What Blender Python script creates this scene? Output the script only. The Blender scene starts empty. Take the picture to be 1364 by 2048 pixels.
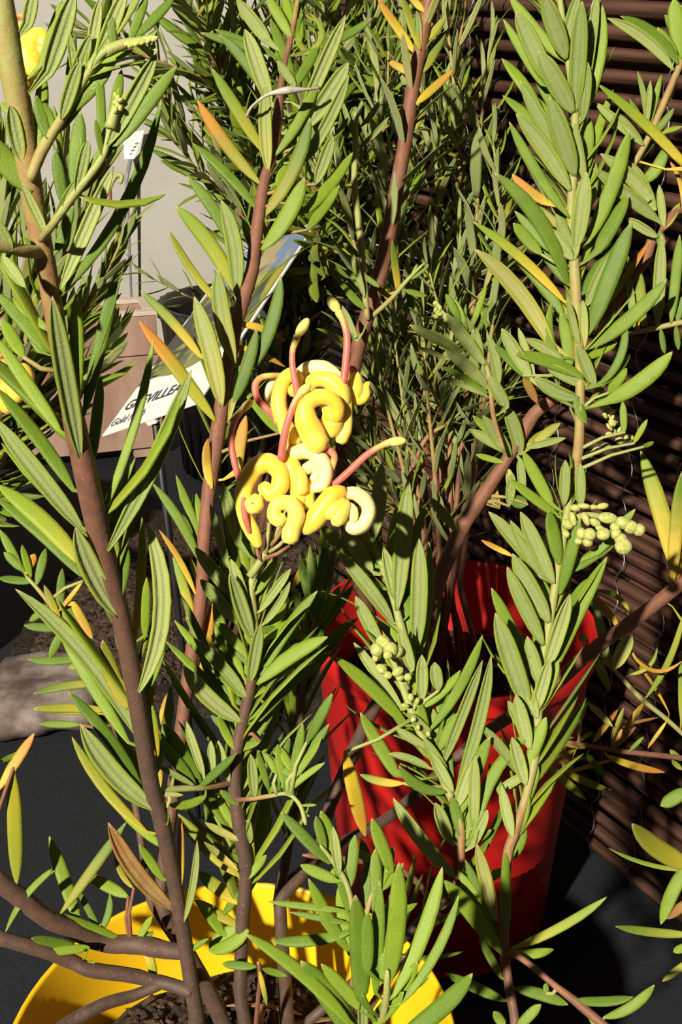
import bpy, math, random
from mathutils import Vector, Matrix, noise

# ------------------------------------------------------------------ camera, world, lamps, exposure
scene = bpy.context.scene
COL = scene.collection
FPX, CX, CY = 2435.0, 682.0, 1024.0
PITCH = math.radians(24.0)
CAM = Vector((0.0, 0.0, 0.444))
cd = bpy.data.cameras.new('camera'); cam = bpy.data.objects.new('camera', cd); COL.objects.link(cam)
cam.location = CAM; cam.rotation_euler = (math.pi / 2 - PITCH, 0, 0)
cd.sensor_fit = 'VERTICAL'; cd.sensor_height = 36.0; cd.lens = FPX / 2048.0 * 36.0
cd.clip_start = 0.01; cd.clip_end = 30
scene.camera = cam
RIGHT = Vector((1, 0, 0)); FWD = Vector((0, math.cos(PITCH), -math.sin(PITCH))); UPV = Vector((0, math.sin(PITCH), math.cos(PITCH)))

world = bpy.data.worlds.new('hall'); scene.world = world; world.use_nodes = True
bg = world.node_tree.nodes['Background']; bg.inputs[0].default_value = (1.0, 0.93, 0.84, 1); bg.inputs[1].default_value = 0.07

def lamp(name, loc, target, power, size, angle, blend, color):
    l = bpy.data.lights.new(name, 'SPOT'); l.energy = power; l.shadow_soft_size = size
    l.spot_size = math.radians(angle); l.spot_blend = blend; l.color = color
    o = bpy.data.objects.new(name, l); COL.objects.link(o); o.location = loc
    o.rotation_euler = (Vector(target) - Vector(loc)).to_track_quat('-Z', 'Y').to_euler()
    return o
# one hall spotlight, high behind the photographer's left shoulder
lamp('hall_spotlight_offscreen', (-0.97, -1.55, 1.67), (0.00, 0.60, 0.46), 640, 0.034, 42, 0.6, (1.0, 0.925, 0.79))
scene.view_settings.view_transform = 'Standard'
scene.view_settings.look = 'None'
scene.view_settings.gamma = 1.0
scene.view_settings.use_curve_mapping = False
scene.view_settings.exposure = -0.12

def W(px, py, d):
    return CAM + d * (FWD + RIGHT * ((px - CX) / FPX) - UPV * ((py - CY) / FPX))
def toground(px, py, z=0.0):
    v = W(px, py, 1.0) - CAM
    return CAM + v * ((z - CAM.z) / v.z)

# ------------------------------------------------------------------ materials
def newmat(name):
    m = bpy.data.materials.new(name); m.use_nodes = True
    nt = m.node_tree
    for n in list(nt.nodes): nt.nodes.remove(n)
    out = nt.nodes.new('ShaderNodeOutputMaterial'); bs = nt.nodes.new('ShaderNodeBsdfPrincipled')
    nt.links.new(bs.outputs[0], out.inputs[0])
    return m, nt, bs, out
def setin(nt, node, sock, v):
    s = node.inputs[sock]
    if hasattr(v, 'is_linked') or isinstance(v, bpy.types.NodeSocket): nt.links.new(v, s)
    else: s.default_value = v
def rgba(c): return (c[0], c[1], c[2], 1.0)
def mixc(nt, f, a, b):
    n = nt.nodes.new('ShaderNodeMix'); n.data_type = 'RGBA'
    setin(nt, n, 0, f)
    setin(nt, n, 6, a if isinstance(a, bpy.types.NodeSocket) else rgba(a))
    setin(nt, n, 7, b if isinstance(b, bpy.types.NodeSocket) else rgba(b))
    return n.outputs[2]
def mth(nt, op, a, b=0.0):
    n = nt.nodes.new('ShaderNodeMath'); n.operation = op
    setin(nt, n, 0, a); setin(nt, n, 1, b)
    return n.outputs[0]
def rng(nt, v, a, b, c=0.0, d=1.0):
    n = nt.nodes.new('ShaderNodeMapRange'); n.interpolation_type = 'SMOOTHSTEP'
    setin(nt, n, 0, v); n.inputs[1].default_value = a; n.inputs[2].default_value = b
    n.inputs[3].default_value = c; n.inputs[4].default_value = d
    return n.outputs[0]
def nz(nt, scale, detail=2.0, rough=0.5, vec=None):
    n = nt.nodes.new('ShaderNodeTexNoise'); n.inputs['Scale'].default_value = scale
    n.inputs['Detail'].default_value = detail; n.inputs['Roughness'].default_value = rough
    if vec is None:
        g = nt.nodes.new('ShaderNodeNewGeometry'); vec = g.outputs['Position']
    nt.links.new(vec, n.inputs['Vector'])
    return n.outputs['Fac']
def bump(nt, bs, h, strength=0.3, dist=0.0004):
    b = nt.nodes.new('ShaderNodeBump'); b.inputs['Strength'].default_value = strength; b.inputs['Distance'].default_value = dist
    nt.links.new(h, b.inputs['Height']); nt.links.new(b.outputs[0], bs.inputs['Normal'])
def mapped(nt, sc, rot=(0, 0, 0)):
    t = nt.nodes.new('ShaderNodeTexCoord'); m = nt.nodes.new('ShaderNodeMapping')
    m.inputs['Scale'].default_value = sc; m.inputs['Rotation'].default_value = rot
    nt.links.new(t.outputs['Object'], m.inputs['Vector'])
    return m.outputs[0]
def simple(name, ca, cb, scale, rough=0.5, bs_=0.2, dist=0.0004, spec=0.5, detail=3.0, lo=0.35, hi=0.65, stretch=None, sheen=0.0):
    m, nt, bs, out = newmat(name)
    vec = mapped(nt, stretch) if stretch else None
    f = nz(nt, scale, detail, 0.6, vec)
    nt.links.new(mixc(nt, rng(nt, f, lo, hi), ca, cb), bs.inputs['Base Color'])
    bs.inputs['Roughness'].default_value = rough
    bs.inputs['Specular IOR Level'].default_value = spec
    if sheen: bs.inputs['Sheen Weight'].default_value = sheen
    if bs_: bump(nt, bs, f, bs_, dist)
    return m

def leaf_material(name, ga, gb, under):
    m, nt, bs, out = newmat(name)
    oi = nt.nodes.new('ShaderNodeObjectInfo'); sep = nt.nodes.new('ShaderNodeSeparateColor')
    ta = nt.nodes.new('ShaderNodeAttribute'); ta.attribute_name = 'tint'
    ad = nt.nodes.new('ShaderNodeVectorMath'); ad.operation = 'MAXIMUM'
    nt.links.new(oi.outputs['Color'], ad.inputs[0]); nt.links.new(ta.outputs['Vector'], ad.inputs[1])
    nt.links.new(ad.outputs[0], sep.inputs[0])
    geo = nt.nodes.new('ShaderNodeNewGeometry')
    uv = nt.nodes.new('ShaderNodeUVMap'); su = nt.nodes.new('ShaderNodeSeparateXYZ'); nt.links.new(uv.outputs[0], su.inputs[0])
    u = su.outputs[1]
    rnd = mth(nt, 'FRACT', mth(nt, 'ADD', oi.outputs['Random'], geo.outputs['Random Per Island']))
    n1 = nz(nt, 160.0, 3.0, 0.6)
    f = mth(nt, 'ADD', mth(nt, 'MULTIPLY', rnd, 0.65), mth(nt, 'MULTIPLY', n1, 0.45))
    c = mixc(nt, rng(nt, f, 0.1, 0.95), ga, gb)
    n2 = nz(nt, 420.0, 2.0, 0.6)
    c = mixc(nt, rng(nt, n2, 0.62, 0.74, 0.0, 0.35), c, (0.16, 0.13, 0.03))
    yel = (0.62, 0.42, 0.03) if not under else (0.62, 0.50, 0.14)
    fy = mth(nt, 'MULTIPLY', sep.outputs[0], rng(nt, mth(nt, 'ADD', u, mth(nt, 'MULTIPLY', n1, 0.5)), 1.15, 0.45))
    c = mixc(nt, fy, c, yel)
    fo = mth(nt, 'MULTIPLY', sep.outputs[1], rng(nt, mth(nt, 'ADD', u, mth(nt, 'MULTIPLY', n1, 0.3)), 0.45, 1.05))
    c = mixc(nt, fo, c, (0.60, 0.24, 0.03))
    c = mixc(nt, mth(nt, 'MULTIPLY', sep.outputs[2], rng(nt, n1, 0.25, 0.6, 0.55, 1.0)), c, (0.26, 0.10, 0.04))
    c = mixc(nt, rng(nt, u, 0.945, 1.0, 0.0, 0.75), c, (0.50, 0.36, 0.16))
    nt.links.new(c, bs.inputs['Base Color'])
    bs.inputs['Roughness'].default_value = 0.66 if under else 0.50
    bs.inputs['Specular IOR Level'].default_value = 0.2 if under else 0.36
    bs.inputs['Sheen Weight'].default_value = 0.22 if under else 0.07
    bs.inputs['Sheen Roughness'].default_value = 0.4
    n3 = nz(nt, 2200.0, 2.0, 0.7)
    c = mixc(nt, rng(nt, n3, 0.5, 0.75, 0.0, 0.20 if under else 0.07), c, (0.52, 0.56, 0.28))
    nt.links.new(c, bs.inputs['Base Color'])
    bump(nt, bs, n3, 0.5 if under else 0.35, 0.0004)
    tr = nt.nodes.new('ShaderNodeBsdfTranslucent'); nt.links.new(c, tr.inputs[0])
    mx = nt.nodes.new('ShaderNodeMixShader'); mx.inputs[0].default_value = 0.14
    nt.links.new(bs.outputs[0], mx.inputs[1]); nt.links.new(tr.outputs[0], mx.inputs[2]); nt.links.new(mx.outputs[0], out.inputs[0])
    return m
M_TOP = leaf_material('leaf_upper_face', (0.085, 0.160, 0.010), (0.215, 0.315, 0.018), False)
M_RIM = leaf_material('leaf_rolled_margin', (0.200, 0.285, 0.025), (0.310, 0.385, 0.050), False)
M_UND = leaf_material('leaf_pale_underside', (0.225, 0.285, 0.085), (0.345, 0.395, 0.140), True)

def stem_material():
    m, nt, bs, out = newmat('bark')
    at = nt.nodes.new('ShaderNodeAttribute'); at.attribute_name = 'age'
    n1 = nz(nt, 260.0, 4.0, 0.65)
    f = mth(nt, 'ADD', at.outputs['Fac'], mth(nt, 'MULTIPLY', mth(nt, 'SUBTRACT', n1, 0.5), 0.5))
    r = nt.nodes.new('ShaderNodeValToRGB'); nt.links.new(f, r.inputs[0])
    e = r.color_ramp.elements
    e[0].position = 0.0; e[0].color = (0.060, 0.038, 0.026, 1)
    e[1].position = 1.0; e[1].color = (0.31, 0.35, 0.10, 1)
    for p, c in ((0.25, (0.125, 0.058, 0.034)), (0.5, (0.25, 0.095, 0.048)), (0.75, (0.33, 0.23, 0.07))):
        x = e.new(p); x.color = rgba(c)
    n2 = nz(nt, 1500.0, 1.0, 0.5)
    c = mixc(nt, rng(nt, n2, 0.66, 0.78, 0.0, 0.25), r.outputs[0], (0.48, 0.36, 0.24))
    nt.links.new(c, bs.inputs['Base Color'])
    bs.inputs['Roughness'].default_value = 0.65; bs.inputs['Sheen Weight'].default_value = 0.05
    bump(nt, bs, n1, 0.5, 0.0006)
    return m
M_STEM = stem_material()

def petal_material(name, ca, cb, cc):
    m, nt, bs, out = newmat(name)
    at = nt.nodes.new('ShaderNodeAttribute'); at.attribute_name = 'age'
    n1 = nz(nt, 300.0, 3.0, 0.6)
    f = mth(nt, 'ADD', at.outputs['Fac'], mth(nt, 'MULTIPLY', mth(nt, 'SUBTRACT', n1, 0.5), 0.5))
    c = mixc(nt, rng(nt, f, 0.0, 0.5), ca, cb); c = mixc(nt, rng(nt, f, 0.5, 1.0), c, cc)
    nt.links.new(c, bs.inputs['Base Color'])
    bs.inputs['Roughness'].default_value = 0.45
    bs.inputs['Sheen Weight'].default_value = 0.3
    bs.inputs['Subsurface Weight'].default_value = 0.25; bs.inputs['Subsurface Radius'].default_value = (0.002, 0.0014, 0.0004)
    bs.inputs['Subsurface Scale'].default_value = 1.0
    bump(nt, bs, nz(nt, 1600.0, 2.0, 0.6), 0.25, 0.0003)
    return m
M_PETAL = petal_material('petal_yellow', (0.92, 0.72, 0.12), (0.92, 0.65, 0.05), (0.90, 0.48, 0.02))
M_PALE = petal_material('petal_pale', (0.90, 0.72, 0.20), (0.92, 0.80, 0.34), (0.92, 0.82, 0.42))
M_STYLE = petal_material('style_red', (0.62, 0.095, 0.07), (0.68, 0.15, 0.10), (0.78, 0.58, 0.12))
M_PRES = petal_material('style_tip', (0.70, 0.62, 0.12), (0.78, 0.68, 0.16), (0.82, 0.72, 0.22))
M_BUD = simple('hairy_bud', (0.34, 0.37, 0.08), (0.52, 0.52, 0.17), 900, 0.75, 0.7, 0.0005, 0.15, sheen=0.15)
M_YPOT = simple('yellow_plastic', (0.86, 0.50, 0.010), (0.90, 0.55, 0.014), 30, 0.34, 0.05, 0.0003)
M_RPOT = simple('red_plastic', (0.50, 0.012, 0.010), (0.56, 0.018, 0.013), 40, 0.42, 0.08, 0.0003)
M_BPOT = simple('black_plastic', (0.010, 0.010, 0.011), (0.018, 0.018, 0.019), 60, 0.5, 0.1)
M_SOIL = simple('potting_mix', (0.012, 0.009, 0.007), (0.045, 0.033, 0.025), 420, 0.9, 0.9, 0.002, 0.2, 5.0)
M_CHIP = simple('bark_chips', (0.030, 0.019, 0.013), (0.085, 0.055, 0.038), 300, 0.85, 0.6, 0.0008, 0.2)
M_CLOTH = simple('black_cloth', (0.011, 0.0125, 0.016), (0.018, 0.020, 0.025), 900, 0.85, 0.3, 0.0004, 0.25)
M_WALL = simple('grey_board', (0.46, 0.44, 0.39), (0.50, 0.48, 0.43), 14, 0.7, 0.05, 0.0005, 0.25)
M_CANE = simple('willow_cane', (0.040, 0.018, 0.012), (0.120, 0.058, 0.040), 30, 0.42, 0.4, 0.0004, 0.45, 4.0, 0.3, 0.7, (0.5, 8, 8))
M_WIRE = simple('galvanised_wire', (0.32, 0.32, 0.33), (0.46, 0.46, 0.47), 200, 0.35, 0.0)
M_WIRE.node_tree.nodes['Principled BSDF'].inputs['Metallic'].default_value = 0.8
M_STONE = simple('weathered_stone', (0.10, 0.072, 0.058), (0.30, 0.245, 0.215), 26, 0.85, 0.7, 0.0015, 0.2, 6.0, 0.36, 0.62)
M_WOOD = simple('pinkish_wood', (0.34, 0.20, 0.145), (0.50, 0.33, 0.25), 8, 0.6, 0.15, 0.0004, 0.3, 5.0, 0.3, 0.7, (2, 12, 1.2))
M_EDGE = simple('pale_cut_edge', (0.62, 0.50, 0.40), (0.70, 0.60, 0.50), 30, 0.6, 0.1)
M_WHITE = simple('white_card', (0.76, 0.75, 0.72), (0.80, 0.79, 0.76), 40, 0.45, 0.0)
M_INK = simple('dark_ink', (0.03, 0.03, 0.033), (0.04, 0.04, 0.043), 40, 0.6, 0.0)
M_INK2 = simple('grey_ink', (0.10, 0.10, 0.11), (0.13, 0.13, 0.14), 40, 0.6, 0.0)
M_DRY = simple('dry_leaf', (0.16, 0.075, 0.04), (0.34, 0.19, 0.11), 200, 0.8, 0.4, 0.0006, 0.2)
M_CLAMP = simple('grey_clip', (0.22, 0.22, 0.23), (0.3, 0.3, 0.31), 60, 0.4, 0.0)
M_TENDRIL = simple('grey_twig', (0.36, 0.33, 0.27), (0.50, 0.46, 0.38), 300, 0.7, 0.3)

def photo_material():
    m, nt, bs, out = newmat('printed_photo')
    uv = nt.nodes.new('ShaderNodeUVMap'); su = nt.nodes.new('ShaderNodeSeparateXYZ'); nt.links.new(uv.outputs[0], su.inputs[0])
    mp = nt.nodes.new('ShaderNodeMapping'); mp.inputs['Rotation'].default_value = (0, 0, 0.5); mp.inputs['Scale'].default_value = (10, 3.2, 1)
    nt.links.new(uv.outputs[0], mp.inputs[0])
    n1 = nz(nt, 1.0, 3.0, 0.55, mp.outputs[0])
    mp2 = nt.nodes.new('ShaderNodeMapping'); mp2.inputs['Scale'].default_value = (4, 4, 1); nt.links.new(uv.outputs[0], mp2.inputs[0])
    n2 = nz(nt, 1.3, 2.0, 0.5, mp2.outputs[0])
    c = mixc(nt, rng(nt, n1, 0.42, 0.52), (0.020, 0.034, 0.010), (0.20, 0.22, 0.025))
    c = mixc(nt, rng(nt, n1, 0.54, 0.62), c, (0.40, 0.36, 0.05))
    c = mixc(nt, rng(nt, n2, 0.56, 0.66), c, (0.06, 0.085, 0.05))
    sky = mixc(nt, rng(nt, n2, 0.5, 0.6), (0.20, 0.28, 0.44), (0.45, 0.38, 0.20))
    c = mixc(nt, rng(nt, mth(nt, 'ADD', su.outputs[1], mth(nt, 'MULTIPLY', n2, 0.2)), 0.80, 0.86), c, sky)
    c = mixc(nt, rng(nt, mth(nt, 'ADD', su.outputs[1], mth(nt, 'MULTIPLY', n2, 0.12)), 0.40, 0.30), c, (0.19, 0.22, 0.022))
    nt.links.new(c, bs.inputs['Base Color']); bs.inputs['Roughness'].default_value = 0.3
    return m
M_PHOTO = photo_material()

# ------------------------------------------------------------------ object helpers
def mk(name, verts, faces, mats, parent=None, loc=(0, 0, 0), smooth=True, midx=None, age=None, uvs=None, tint=None):
    me = bpy.data.meshes.new(name)
    me.from_pydata([tuple(v) for v in verts], [], faces)
    for m in (mats if isinstance(mats, (list, tuple)) else [mats]): me.materials.append(m)
    if midx: me.polygons.foreach_set('material_index', midx)
    if smooth: me.polygons.foreach_set('use_smooth', [True] * len(me.polygons))
    if age is not None:
        a = me.attributes.new('age', 'FLOAT', 'POINT'); a.data.foreach_set('value', age)
    if tint is not None:
        a = me.attributes.new('tint', 'FLOAT_VECTOR', 'POINT'); a.data.foreach_set('vector', tint)
    if uvs is not None:
        ul = me.uv_layers.new(name='UVMap')
        li = [0] * len(me.loops); me.loops.foreach_get('vertex_index', li)
        flat = []
        for i in li: flat += uvs[i]
        ul.data.foreach_set('uv', flat)
    me.update()
    return put(name, me, parent, loc)
def wloc(o):
    p = Vector(o.location)
    while o.parent: o = o.parent; p += Vector(o.location)
    return p
def put(name, me, parent=None, loc=(0, 0, 0), rot=None):
    o = bpy.data.objects.new(name, me); COL.objects.link(o)
    if parent:
        o.parent = parent; o.location = Vector(loc) - wloc(parent)
    else: o.location = loc
    return o
def tag(o, label, cat, group=None, kind=None):
    if label: o['label'] = label
    if cat: o['category'] = cat
    if group: o['group'] = group
    if kind: o['kind'] = kind
    return o
def thing(name, loc, label, cat, group=None):
    o = bpy.data.objects.new(name, None); COL.objects.link(o); o.location = loc; o.empty_display_size = 0.02
    return tag(o, label, cat, group)
def rel(verts, o): return [Vector(v) - Vector(o) for v in verts]

def spline(pts, n=5):
    """Catmull-Rom through tuples of any length"""
    if len(pts) < 3:
        a, b = pts[0], pts[-1]
        return [tuple(a[k] + (b[k] - a[k]) * i / n for k in range(len(a))) for i in range(n + 1)]
    out = []
    P = [tuple(2 * a - b for a, b in zip(pts[0], pts[1]))] + [tuple(p) for p in pts] + [tuple(2 * a - b for a, b in zip(pts[-1], pts[-2]))]
    for i in range(1, len(P) - 2):
        p0, p1, p2, p3 = P[i - 1:i + 3]
        for j in range(n):
            t = j / n
            out.append(tuple(0.5 * ((2 * b) + (-a + c) * t + (2 * a - 5 * b + 4 * c - d) * t * t + (-a + 3 * b - 3 * c + d) * t ** 3) for a, b, c, d in zip(p0, p1, p2, p3)))
    out.append(tuple(pts[-1]))
    return out
def tube(pts, rad, sides=8, ages=None, cap=True, flat=1.0, flatdir=None, wob=0.0, seed=0):
    """swept tube; returns verts, faces, age"""
    V, F, A = [], [], []
    pts = [Vector(p) for p in pts]; n = len(pts)
    t0 = (pts[1] - pts[0]).normalized()
    ref = flatdir if flatdir is not None else (Vector((0, 0, 1)) if abs(t0.z) < 0.9 else Vector((1, 0, 0)))
    side = t0.cross(ref).normalized(); 
    for i, p in enumerate(pts):
        t = (pts[min(i + 1, n - 1)] - pts[max(i - 1, 0)]).normalized()
        if flatdir is not None:
            s = t.cross(flatdir)
            side = s.normalized() if s.length > 1e-4 else side
        else:
            side = (side - t * side.dot(t)).normalized()
        up = side.cross(t).normalized()
        for k in range(sides):
            a = 2 * math.pi * k / sides
            r = rad[i]
            if wob: r *= 1 + wob * noise.noise(Vector((i * 0.45, k * 1.3, seed * 7.1)))
            V.append(p + side * (math.cos(a) * r) + up * (math.sin(a) * r * flat))
            A.append(ages[i] if ages else 0.0)
    for i in range(n - 1):
        for k in range(sides):
            a = i * sides + k; b = i * sides + (k + 1) % sides
            F.append((a, b, b + sides, a + sides))
    if cap:
        F.append(tuple(reversed(range(sides)))); F.append(tuple(range((n - 1) * sides, n * sides)))
    return V, F, A
def merge(parts):
    V, F, A = [], [], []
    for v, f, a in parts:
        o = len(V); V += v; A += a; F += [tuple(i + o for i in q) for q in f]
    return V, F, A

# ------------------------------------------------------------------ leaf geometry
WPROF = ((0, .20), (.05, .36), (.12, .62), (.22, .86), (.34, .97), (.55, 1.0), (.70, .95), (.82, .78), (.91, .50), (.97, .22), (1.0, .03))
def wprof(u):
    for (a, x), (b, y) in zip(WPROF, WPROF[1:]):
        if u <= b: return x + (y - x) * (u - a) / (b - a)
    return 0.02
SEC_HI = ((-1, -.36, 2), (-.90, -.10, 0), (-.48, .06, 0), (0, -.04, 0), (.48, .06, 0), (.90, -.10, 0), (1, -.36, 2), (.88, -.60, 2), (.66, -.50, 2), (.56, -.22, 1), (.13, -.19, 1), (0, -.36, 1), (-.13, -.19, 1), (-.56, -.22, 1), (-.66, -.50, 2), (-.88, -.60, 2))
SEC_LO = ((-1, -.3, 0), (-.5, .04, 0), (0, -.03, 0), (.5, .04, 0), (1, -.3, 0), (.5, -.24, 1), (-.5, -.24, 1))
def leaf_geo(curve, nrm, width, hi=True, twist=0.0, us=None, pet=0.0):
    """curve: list of Vectors base to tip; nrm: upper-face normal. Rolled margins, midrib below."""
    sec = SEC_HI if hi else SEC_LO
    m = len(sec); n = len(curve); V, F, MI, UV = [], [], [], []
    for i, p in enumerate(curve):
        u = us[i] if us else i / (n - 1)
        t = (curve[min(i + 1, n - 1)] - curve[max(i - 1, 0)]).normalized()
        nn = (nrm - t * nrm.dot(t))
        nn = nn.normalized() if nn.length > 1e-6 else t.orthogonal().normalized()
        if twist: nn = Matrix.Rotation(twist * (u - 0.3), 3, t) @ nn
        s = t.cross(nn).normalized()
        w = 0.5 * width * wprof(max(0.0, (u - pet) / (1 - pet)))
        for (x, z, _) in sec:
            V.append(p + s * (x * w) + nn * (z * w * 0.8)); UV.append((0.5 + x * 0.5, u))
    for i in range(n - 1):
        for k in range(m):
            a = i * m + k; b = i * m + (k + 1) % m
            F.append((a, a + m, b + m, b))
            k2 = (k + 1) % m
            c1, c2 = sec[k][2], sec[k2][2]
            MI.append(1 if 1 in (c1, c2) else (2 if 2 == c1 == c2 else 0))
    F.append(tuple(range(m))); MI.append(0); F.append(tuple(reversed(range((n - 1) * m, n * m)))); MI.append(0)
    return V, F, MI, UV
US_HI = (0, .05, .14, .26, .4, .55, .7, .82, .91, .97, 1.0)
def bez(a, c, b, us): return [a * (1 - u) ** 2 + c * (2 * u * (1 - u)) + b * u * u for u in us]

# canonical low leaves along +Y (length 1, width 1), normal +Z
LOW = []
for k, (bz, bx) in enumerate(((0, 0), (0.10, 0.0), (-0.10, 0.03), (0.06, -0.07), (-0.04, 0.07), (0.14, 0.02))):
    cv = bez(Vector((0, 0, 0)), Vector((bx * 1.6, .5, bz * 1.6)), Vector((0, 1, 0)), (0, .16, .45, .75, .93, 1.0))
    # width is applied by object scale x,z so build in a stretched space
    V, F, MI, UV = leaf_geo(cv, Vector((0, 0, 1)), 0.17, False, us=(0, .16, .45, .75, .93, 1.0))
    me = bpy.data.meshes.new('leaf'); me.from_pydata([tuple(v) for v in V], [], F)
    me.materials.append(M_TOP); me.materials.append(M_UND)
    me.polygons.foreach_set('material_index', MI); me.polygons.foreach_set('use_smooth', [True] * len(F))
    ul = me.uv_layers.new(name='UVMap'); li = [0] * len(me.loops); me.loops.foreach_get('vertex_index', li)
    fl = []
    for i in li: fl += UV[i]
    ul.data.foreach_set('uv', fl); me.update()
    LOW.append((me, V, F, MI, UV))

COLORS = {'g': (0.0, 0.0, 0.0, 1), 'yb': (0.85, 0.0, 0.0, 1), 'Y': (1.0, 0.75, 0.0, 1), 'ot': (0.35, 1.0, 0.0, 1), 'n': (0.6, 0.6, 0.8, 1),
          'o': (1.0, 1.0, 0.12, 1), 'ye': (0.45, 0.15, 0.0, 1), 'py': (0.3, 0.0, 0.0, 1)}
CROPS = {'A': (0, 0, 2.728), 'B': (350, 0, 2.728), 'C': (864, 0, 2.728), 'D': (0, 480, 2.728), 'E': (400, 550, 3.031), 'F': (864, 480, 2.728),
         'G': (0, 950, 2.728), 'H': (400, 1050, 2.728), 'I': (864, 950, 2.728), 'J': (0, 1400, 2.728), 'K': (400, 1500, 2.48), 'M': (814, 1450, 2.48),
         'N': (620, 380, 3.589), 'O': (0, 380, 3.248), 'P': (150, 560, 2.902), 'Q': (0, 900, 3.031), 'R': (1000, 1150, 3.723), 'X': (0, 0, 1.0)}
def pt(tok, crop):
    if tok[0].isalpha(): crop = tok[0]; tok = tok[1:]
    x, y = (float(v) for v in tok.split(','))
    ox, oy, s = CROPS[crop]
    return ox + x / s, oy + y / s, crop

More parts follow.
